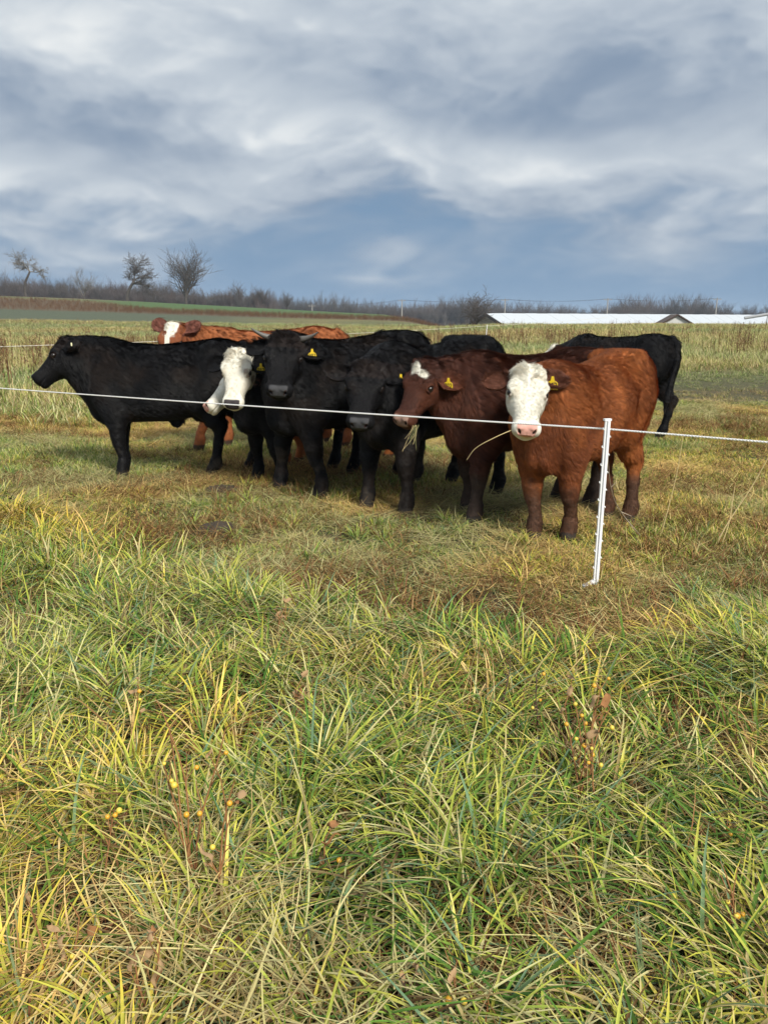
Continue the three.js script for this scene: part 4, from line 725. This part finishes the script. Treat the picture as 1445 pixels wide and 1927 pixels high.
const kinds = {
  tussock: (r) => { const B = Blades(), main = r() * 6.28; for (let i = 0; i < 84; i++) { const yaw = r() * 6.28, rad = Math.sqrt(r()) * 0.10, c = pick(r, LUSH).map((k) => jit(r, k)), down = Math.cos(yaw - main); blade(B, Math.cos(yaw) * rad, Math.sin(yaw) * rad, yaw + (r() - 0.5) * 0.7 + (main - yaw) * 0.0, 0.20 + r() * 0.20 + 0.06 * down, 0.005 + r() * 0.0095, 0.2 + 0.6 * r() + 0.2 * down, 0.6 + r() * 1.1, (r() - 0.5) * 0.9, c, 7); } return B; },
  clump: (r) => { const B = Blades(), main = r() * 6.28, n = 34; for (let i = 0; i < n; i++) { const yaw = r() * 6.28, rad = Math.sqrt(r()) * 0.05, c = pick(r, LUSH).map((k) => jit(r, k)); blade(B, Math.cos(yaw) * rad + (r() - 0.5) * 0.02, Math.sin(yaw) * rad, yaw + (r() - 0.5) * 0.9, 0.14 + r() * 0.20, 0.005 + r() * 0.0095, 0.15 + r() * 0.7 + (Math.cos(yaw - main) > 0.4 ? 0.25 : 0), 0.5 + r() * 1.35, (r() - 0.5) * 0.8, c, 7); } return B; },
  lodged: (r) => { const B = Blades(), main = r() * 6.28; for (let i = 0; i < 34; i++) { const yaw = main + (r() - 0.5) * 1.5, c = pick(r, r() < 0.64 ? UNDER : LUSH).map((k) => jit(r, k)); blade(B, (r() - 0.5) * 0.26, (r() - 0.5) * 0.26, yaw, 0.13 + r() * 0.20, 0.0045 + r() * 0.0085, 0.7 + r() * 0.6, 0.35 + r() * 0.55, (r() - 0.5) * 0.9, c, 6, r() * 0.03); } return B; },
  thatch: (r) => { const B = Blades(); for (let i = 0; i < 42; i++) { const c = pick(r, DRY).map((k) => jit(r, k)); blade(B, (r() - 0.5) * 0.3, (r() - 0.5) * 0.3, r() * 6.28, 0.10 + r() * 0.24, 0.002 + r() * 0.0035, 1.22 + r() * 0.32, (r() - 0.5) * 0.4, (r() - 0.5) * 1.6, c, 4, 0.006 + r() * 0.04); } return B; },
  upright: (r) => { const B = Blades(); for (let i = 0; i < 9; i++) { const yaw = r() * 6.28, c = pick(r, LUSH).map((k) => jit(r, k)); blade(B, (r() - 0.5) * 0.12, (r() - 0.5) * 0.12, yaw, 0.15 + r() * 0.19, 0.005 + r() * 0.008, 0.05 + r() * 0.5, 0.15 + r() * 1.1, (r() - 0.5) * 0.6, c, 7); } for (let i = 0; i < 6; i++) { const c = jit(r, C.straw); blade(B, (r() - 0.5) * 0.15, (r() - 0.5) * 0.15, r() * 6.28, 0.16 + r() * 0.22, 0.0018 + r() * 0.0012, 0.2 + r() * 0.8, (r() - 0.3) * 0.5, 0, [c, c, c], 4); } return B; },
  turf: (r) => { const B = Blades(); for (let i = 0; i < 44; i++) { const yaw = r() * 6.28, c = pick(r, TURF).map((k) => jit(r, k)); blade(B, (r() - 0.5) * 0.2, (r() - 0.5) * 0.2, yaw, 0.035 + r() * 0.07, 0.003 + r() * 0.003, 0.35 + r() * 0.9, 0.2 + r() * 1.0, (r() - 0.5) * 0.8, c, 4); } return B; },
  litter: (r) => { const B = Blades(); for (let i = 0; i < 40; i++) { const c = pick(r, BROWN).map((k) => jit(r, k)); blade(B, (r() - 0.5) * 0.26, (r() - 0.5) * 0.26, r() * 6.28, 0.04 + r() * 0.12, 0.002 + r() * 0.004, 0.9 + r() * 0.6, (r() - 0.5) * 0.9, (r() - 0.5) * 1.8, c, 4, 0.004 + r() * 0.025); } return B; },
  field: (r) => { const B = Blades(); for (let i = 0; i < 46; i++) { const yaw = r() * 6.28, c = pick(r, [[2, [C.green, C.lime, C.straw]], [3, [C.tan, C.straw, C.straw]], [1.3, [C.deep, C.green, C.lime]], [1.5, [C.tan, C.tan, C.straw]]]).map((k) => jit(r, k)); blade(B, (r() - 0.5) * 0.6, (r() - 0.5) * 0.6, yaw, 0.16 + r() * 0.34, 0.006 + r() * 0.007, 0.1 + r() * 0.6, 0.2 + r() * 1.0, (r() - 0.5) * 0.6, c, 4); } return B; },
  weeds: (r) => { const B = Blades(); for (let i = 0; i < 5; i++) { const x = (r() - 0.5) * 0.5, z = (r() - 0.5) * 0.5, h = 0.5 + r() * 0.55, k = jit(r, [0.13, 0.075, 0.04]), yaw = r() * 6.28, lean = r() * 0.2; blade(B, x, z, yaw, h, 0.015, lean, 0.08, 0, [k, k, k], 4); for (let q = 0; q < 16; q++) { const t = 0.35 + r() * 0.62, c = jit(r, pick(r, [[2, [0.15, 0.08, 0.04]], [1, [0.25, 0.15, 0.07]], [1, [0.09, 0.05, 0.03]]])); blade(B, x + Math.cos(yaw) * Math.sin(lean) * h * t, z + Math.sin(yaw) * Math.sin(lean) * h * t, r() * 6.28, 0.04 + r() * 0.10, 0.012 + r() * 0.022, 0.4 + r() * 1.0, (r() - 0.3) * 1.2, 0, [c, c, c], 2, h * t); } } return B; },
};
const sprout = (kind, seed, label, mat, spots, name = 'grass') => {
  if (!spots.length) return;
  const m = new THREE.InstancedMesh(bladeGeo(kinds[kind](rng(seed))), mat, spots.length), M = new THREE.Matrix4(), q = new THREE.Quaternion(), e = new THREE.Euler(), c = new THREE.Color();
  spots.forEach(([x, z, yaw, s, sy, tint, dy = 0], i) => { q.setFromEuler(e.set(0, yaw, 0)); M.compose(V(x, height(x, z) - 0.004 + dy, z), q, V(s, s * sy, s)); m.setMatrixAt(i, M); m.setColorAt(i, c.setRGB(...tint)); });
  top(m, name, label, 'grass', null, 'stuff');
};
// where things grow: tall and tangled on the near side of the wire, grazed and trodden beyond
const bare = (x, z) => clamp(Math.exp(-(((x - 0.15) / 1.25) ** 2 + ((z + 4.3 - x * 0.12) / 0.46) ** 2)) + 0.8 * Math.exp(-(((x - 1.1) / 0.4) ** 2 + ((z + 2.75) / 0.3) ** 2)) + 0.7 * Math.exp(-(((x + 1.6) / 0.5) ** 2 + ((z + 5.4) / 0.3) ** 2)));
const lushness = (x, z) => clamp(sstep(0.55, 1.45, fenceSide(x, z) + 0.45 * sstep(0.9, 2.2, x) - 0.5 * Math.exp(-(((x - 0.1) / 1.2) ** 2)) + (fbm(x * 1.1, z * 1.1, 7.7, 3) - 0.5) * 1.5) - 0.85 * bare(x, z));
function inView(x, z, margin) { const d = -z; return d > -0.4 && Math.abs(x) < d * 0.53 + margin; }
{
  const r = rng(2024), S = {};
  const add = (k, n, e) => (S[k + n] ??= []).push(e);
  const scatter = (z0, z1, margin, perM2, f) => { for (let z = z0; z > z1; z -= 0.25) { const w = Math.max(0, -z) * 0.53 + margin, n = perM2 * 2 * w * 0.25; for (let i = 0; i < Math.floor(n) + (r() < n % 1 ? 1 : 0); i++) f((r() * 2 - 1) * w, z - r() * 0.25); } };
  const tint = (x, z, k = 0.16) => { const a = fbm(x * 0.9 + 3, z * 0.9, 4.4, 3), g = 0.86 + r() * k * 2; const y = sstep(0.42, 0.64, a); return [g * mix(0.80, 1.16, y), g * mix(0.96, 1.04, y), g * mix(0.95, 0.85, y)]; };
  const V3 = () => Math.floor(r() * 4);
  scatter(-0.2, -9, 1.4, 60, (x, z) => { const l = lushness(x, z), p = fbm(x * 2.2, z * 2.2, 9.9, 2); if (r() < l * sstep(0.40, 0.58, p) * 1.1) add('clump', V3(), [x, z, r() * 6.28, 0.75 + r() * 0.45, 0.62 + r() * 0.38, tint(x, z)]); });
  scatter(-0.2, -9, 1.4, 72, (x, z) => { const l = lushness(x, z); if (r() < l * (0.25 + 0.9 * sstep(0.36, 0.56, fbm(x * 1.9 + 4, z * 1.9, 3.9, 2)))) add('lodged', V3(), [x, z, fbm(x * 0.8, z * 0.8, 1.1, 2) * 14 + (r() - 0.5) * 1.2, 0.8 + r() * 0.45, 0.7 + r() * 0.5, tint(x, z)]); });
  scatter(-0.2, -9, 1.4, 12, (x, z) => { const l = lushness(x, z), p = fbm(x * 1.4 + 6, z * 1.4, 8.3, 2); if (r() < l * sstep(0.4, 0.58, p)) add('tussock', V3(), [x, z, r() * 6.28, 0.65 + r() * 0.5, 0.62 + r() * 0.33, tint(x, z)]); });
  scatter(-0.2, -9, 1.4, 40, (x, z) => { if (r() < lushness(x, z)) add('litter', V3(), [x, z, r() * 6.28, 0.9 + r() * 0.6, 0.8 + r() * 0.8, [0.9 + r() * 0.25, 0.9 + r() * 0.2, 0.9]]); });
  scatter(-0.2, -9, 1.4, 12, (x, z) => { if (r() < lushness(x, z)) add('upright', V3(), [x, z, r() * 6.28, 0.75 + r() * 0.4, 0.6 + r() * 0.35, tint(x, z)]); });
  scatter(-0.2, -15, 1.6, 60, (x, z) => { const l = lushness(x, z), p = fbm(x * 1.3 + 5, z * 1.3, 2.9, 3); if (r() < mix(0.12 + sstep(0.44, 0.6, p) * 0.75, 0.32 * sstep(0.35, 0.58, p), l) * (1 - 0.7 * bare(x, z))) add('thatch', V3(), [x, z, r() * 6.28, 0.7 + r() * 0.6, (0.8 + r() * 0.8) * mix(0.52, 0.9, l), tint(x, z, 0.12), l * r() * 0.07]); });
  scatter(-2.5, -15, 1.6, 220, (x, z) => { const l = lushness(x, z), p = fbm(x * 1.6 + 8, z * 1.6, 6.1, 3); if (r() < (1 - l) * (0.35 + 0.9 * sstep(0.36, 0.56, p)) * (1 - 0.6 * bare(x, z))) add('turf', V3(), [x, z, r() * 6.28, 0.8 + r() * 0.5, (0.4 + r() * 0.4) * (1 + 0.7 * sstep(0.58, 0.7, p)), tint(x, z)]); });
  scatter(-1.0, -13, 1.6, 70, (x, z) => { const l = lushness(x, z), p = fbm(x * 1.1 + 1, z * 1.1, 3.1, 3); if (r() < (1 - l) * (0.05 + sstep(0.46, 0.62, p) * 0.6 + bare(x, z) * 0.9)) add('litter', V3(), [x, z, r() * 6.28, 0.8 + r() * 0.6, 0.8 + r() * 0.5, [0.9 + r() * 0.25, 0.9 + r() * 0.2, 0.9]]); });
  // a few taller tufts left standing in the grazed ground
  scatter(-3.0, -12, 1.6, 22, (x, z) => { const p = fbm(x * 1.5 + 2, z * 1.5, 5.3, 2); if (p > 0.49 && r() > bare(x, z)) add('clump', V3(), [x, z, r() * 6.28, (0.38 + r() * 0.36) * (fenceSide(x, z) < -0.9 ? 0.7 : 1), 0.6 + r() * 0.35, tint(x, z).map((k, i) => k * [0.9, 1, 0.95][i])]); });
  // the ungrazed pasture beyond the herd
  for (let z = -11; z > -96; z -= 0.6) { const d = -z, w = d * 0.54 + 3, per = 9 * Math.min(1, 24 / d) * sstep(10.5, 15, d), n = per * 2 * w * 0.6; for (let i = 0; i < n; i++) { const x = (r() * 2 - 1) * w, zz = z - r() * 0.6, graze = sstep(0.02, 0.18, (x - 1.0) / d) * sstep(26, 19, d); const sc = (0.75 + r() * 0.5) * (1 + d * 0.009) * mix(1, 0.4, graze); const y = sstep(0.4, 0.62, fbm(x * 0.12, zz * 0.2, 5.5, 4)), g = 0.85 + r() * 0.3; add('field', V3(), [x, zz, r() * 6.28, sc, (0.45 + r() * 0.4) * mix(1, 0.55, sstep(30, 80, d)) * mix(1, 0.55, graze), [g * mix(0.98, 0.74, y) * mix(1, 0.8, graze), g * mix(1.0, 0.98, y) * mix(1, 0.78, graze), g * mix(1.08, 0.8, graze)]]); } }
  for (let z = -15; z > -94; z -= 1) { const d = -z, w = d * 0.54 + 3, n = 2 * w * 1.3 * Math.min(1, 30 / d); for (let i = 0; i < n; i++) { const x = (r() * 2 - 1) * w, zz = z - r(); if (r() < sstep(0.02, 0.18, (x - 1.0) / d) * sstep(30, 21, d)) continue; if (fbm(x * 0.2, zz * 0.1, 8.1, 3) < mix(0.40, 0.52, sstep(-0.1, 0.3, x / d))) continue; const g = 0.8 + r() * 0.5; add('weeds', V3(), [x, zz, r() * 6.28, (0.55 + r() * 0.4) * (1 + d * 0.003) * mix(1, 0.5, sstep(32, 62, d)), 0.9 + r() * 0.4, [g * 1.05, g, g]]); } }
  for (let i = 0; i < 6500; i++) { const x = mix(-96, 16, r()), e = mix(117, mix(127, 149, sstep(-34, -60, x)), r()), z = -(e - x * 0.04); if (x > -z * 0.2) continue; const g = 0.85 + r() * 0.5; add('weeds', 4, [x, z, r() * 6.28, 0.5 + r() * 0.35, 0.8 + r() * 0.3, [g, g * 0.97, g]]); }
  const words = { tussock: ['large arching grass tussocks in the foreground', 'combed-over grass tussocks in the foreground', 'spreading grass tussocks in the foreground', 'heavy drooping grass tussocks in the foreground'], clump: ['arching green and yellow grass clumps in the foreground', 'long leaning grass clumps in the foreground', 'loose fanning grass clumps in the foreground', 'dense grass clumps with yellow tips in the foreground'], lodged: ['long grass lying flattened in the foreground', 'swirled flattened grass in the foreground', 'matted green grass in the foreground', 'laid-over yellowing grass in the foreground'], upright: ['single upright grass blades in the foreground', 'tall loose blades and thin straws in the foreground', 'scattered tall blades in the foreground', 'thin standing straws in the foreground'], thatch: ['dead straw lying through the grass', 'loose tan straw scattered over the pasture', 'fine dry thatch on the ground', 'crossed dry stems on the ground'], turf: ['short grazed turf around the cattle', 'cropped green turf around the cattle', 'short mixed green and tan turf', 'thin grazed turf near the fence'], litter: ['brown dead leaves and trampled stems near the fence', 'brown litter on the trodden ground', 'dark plant litter on the trodden ground', 'crumbled brown stems on the trodden ground'], field: ['tan and green pasture grass beyond the herd', 'rough pasture grass beyond the herd', 'dry pasture grass up to the crest', 'mixed pasture grass up to the crest'], weeds: ['dead brown weed stalks in the far pasture', 'brown seeded weeds in the far pasture', 'upright dry weeds in the far pasture', 'branching dead weeds in the far pasture', 'strip of dead brown weeds below the hill'] };
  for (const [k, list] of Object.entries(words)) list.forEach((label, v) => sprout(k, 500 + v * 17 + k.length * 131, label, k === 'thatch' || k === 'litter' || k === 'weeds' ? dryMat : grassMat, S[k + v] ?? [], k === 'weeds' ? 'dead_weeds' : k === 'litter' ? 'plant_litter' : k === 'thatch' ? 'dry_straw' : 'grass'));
  
}
// ------------------------------------------------------------------ weeds standing in the near grass
const weedStem = std(0.27, 0.125, 0.045, 0.9), weedDark = std(0.085, 0.05, 0.032, 0.9), dryLeaf = new THREE.MeshStandardMaterial({ color: new THREE.Color().setRGB(0.33, 0.21, 0.105), roughness: 0.95, side: THREE.DoubleSide }), berrySkin = new THREE.MeshPhysicalMaterial({ color: new THREE.Color().setRGB(0.62, 0.33, 0.03), roughness: 0.35 }), berryPale = new THREE.MeshPhysicalMaterial({ color: new THREE.Color().setRGB(0.66, 0.50, 0.07), roughness: 0.35 });
const berryGeo = new THREE.SphereGeometry(0.0072, 14, 10), leafGeo = (() => { const g = new THREE.PlaneGeometry(0.028, 0.075, 4, 8), p = g.attributes.position, r = rng(9); for (let i = 0; i < p.count; i++) { const x = p.getX(i), y = p.getY(i), t = (y + 0.0375) / 0.075; p.setXYZ(i, x * Math.sin(Math.PI * clamp(t * 0.92 + 0.06)) * (0.8 + r() * 0.4), y, 0.012 * Math.sin(y * 90) + 6 * x * x * 4 + (r() - 0.5) * 0.006); } g.computeVertexNormals(); return g; })();
const LEAFMATS = [dryLeaf, weedStem];
function weed(seed, x, z, h, o) {
  const r = rng(seed), g = new THREE.Group(), m = o.dark ? weedDark : weedStem;
  const main = (p, d, len, rad, name) => { const out = newOut(), pts = [p.clone()]; let a = p.clone(); const n = 6; for (let i = 0; i < n; i++) { const b = a.clone().addScaledVector(d, len / n); limbTube(out, a, b, rad * (1 - i / n * 0.5), rad * (1 - (i + 1) / n * 0.5), 5); a = b; pts.push(b); d.add(V((r() - 0.5) * 0.35, (r() - 0.5) * 0.2, (r() - 0.5) * 0.35)).normalize(); } part(name, outGeo(out), m, g); return pts; };
  for (let s = 0; s < (o.stems ?? 1); s++) {
    const pts = main(V((r() - 0.5) * 0.04 * s, -0.01, (r() - 0.5) * 0.04 * s), V((o.lean ?? 0) + (r() - 0.5) * 0.4, 1, (r() - 0.5) * 0.3).normalize(), h * (1.05 + r() * 0.4), 0.0036, 'stem');
    for (let i = 2; i <= 6; i++) if (r() < 0.75) {
      const tw = main(pts[i], V(r() - 0.5, 0.5 + r() * 0.5, r() - 0.5).normalize(), 0.03 + r() * 0.07, 0.0021, 'twig'), tip = tw[tw.length - 1];
      if (r() < 0.55 && o.leaves) { const l = part('dry_leaf', leafGeo, LEAFMATS[r() < 0.8 ? 0 : 1], g); l.position.copy(tip); l.rotation.set(r() * 3, r() * 6, r() * 3); l.scale.setScalar(0.4 + r() * 0.45); }
    }
    for (let b = 0; b < (o.berries ?? 0); b++) { const tw = main(pts[3 + Math.floor(r() * 4)], V(r() - 0.5, 0.3, r() - 0.2).normalize(), 0.025 + r() * 0.03, 0.0018, 'twig'), q = part('berry', berryGeo, r() < 0.65 ? berrySkin : berryPale, g); q.position.copy(tw[tw.length - 1]).add(V(0, -0.006, 0)); q.scale.setScalar(0.75 + r() * 0.45); }
  }
  g.position.set(x, height(x, z), z); return top(g, o.name, o.label, 'weed', o.group ?? 'dry weeds in the near grass');
}
[[9001, -0.92, -2.58, 0.24, { berries: 2, leaves: 1, label: 'brown dry weed with curled leaves standing in the left middle grass' }],
 [9002, -0.54, -1.87, 0.36, { berries: 2, stems: 4, label: 'branching orange-brown berry weed left of centre in the lower grass' }],
 [9003, -0.46, -1.77, 0.38, { berries: 1, stems: 2, leaves: 1, label: 'tall pair of reddish weed stems in the lower left grass' }],
 [9004, -0.80, -1.85, 0.20, { berries: 3, label: 'low berry weed with orange fruit near the left edge' }],
 [9005, -0.78, -1.51, 0.17, { leaves: 1, stems: 2, berries: 1, label: 'withered brown weed in the bottom left corner' }],
 [9006, -0.54, -1.44, 0.18, { leaves: 1, stems: 2, label: 'shrivelled leafy weed at the bottom edge left of centre' }],
 [9007, 0.65, -2.28, 0.30, { stems: 6, leaves: 1, berries: 3, label: 'dense brown seeded weed standing right of centre' }],
 [9008, 0.60, -2.70, 0.20, { dark: 1, berries: 3, label: 'dark thin berry weed below the near white post' }],
 [9009, 0.46, -2.82, 0.22, { dark: 1, stems: 1, label: 'dark upright weed stem left of the near white post' }],
 [9010, 0.16, -3.05, 0.10, { berries: 2, label: 'small weed with a yellow berry in the centre of the grass' }],
 [9011, 0.65, -2.04, 0.11, { berries: 2, label: 'weed with one orange berry below the dense brown weed' }],
 [9012, 0.91, -1.69, 0.14, { berries: 2, stems: 2, label: 'orange berry weed near the lower right edge' }],
 [9013, 1.01, -2.04, 0.13, { berries: 3, label: 'yellow berry weed at the right side of the lower grass' }],
 [9014, -0.35, -2.74, 0.16, { leaves: 1, stems: 2, label: 'curled brown leafy weed in the middle of the grass' }],
 [9015, 0.06, -1.44, 0.16, { dark: 1, leaves: 1, label: 'dark weed with a curled tan leaf at the bottom centre' }],
 [9016, 0.17, -1.43, 0.10, { berries: 2, leaves: 1, label: 'small brown weed at the bottom edge right of centre' }],
 [9017, -0.52, -3.63, 0.14, { stems: 3, leaves: 1, label: 'brown withered weed on the trodden patch before the herd' }],
 [9018, -0.19, -1.90, 0.14, { berries: 1, leaves: 1, label: 'small withered weed in the lower centre of the grass' }]].forEach(([seed, x, z, h, o]) => weed(seed, x, z, h, { name: o.berries ? 'berry_weed' : 'dry_weed', ...o }));
// cow pats
[[8, -1.52, -7.10, 0.15, 'flat dark cow pat in front of the white-faced black steer'], [9, -1.28, -5.72, 0.13, 'small dark cow pat in the grazed grass left of centre']].forEach(([seed, x, z, R, label]) => {
  const r = rng(seed), g = new THREE.LatheGeometry([[0, 0.045], [0.25, 0.04], [0.45, 0.05], [0.7, 0.04], [0.9, 0.022], [1, -0.02]].map(([a, b]) => new THREE.Vector2(a * R, b)), 36), p = g.attributes.position;
  for (let i = 0; i < p.count; i++) { const a = Math.atan2(p.getZ(i), p.getX(i)), k = 1 + 0.16 * Math.sin(a * 2 + seed) + 0.08 * Math.sin(a * 5) + 0; p.setXYZ(i, p.getX(i) * k, p.getY(i) + 0.02 * (noise(p.getX(i) * 40, p.getZ(i) * 40, 1) - 0.5), p.getZ(i) * k); }
  g.computeVertexNormals(); const m = new THREE.Mesh(g, std(0.045, 0.032, 0.02, 0.85)); m.position.set(x, height(x, z) + 0.015, z); top(m, 'cow_pat', label, 'dung', 'cow pats on the grazed ground');
});
renderer.render(scene, camera);
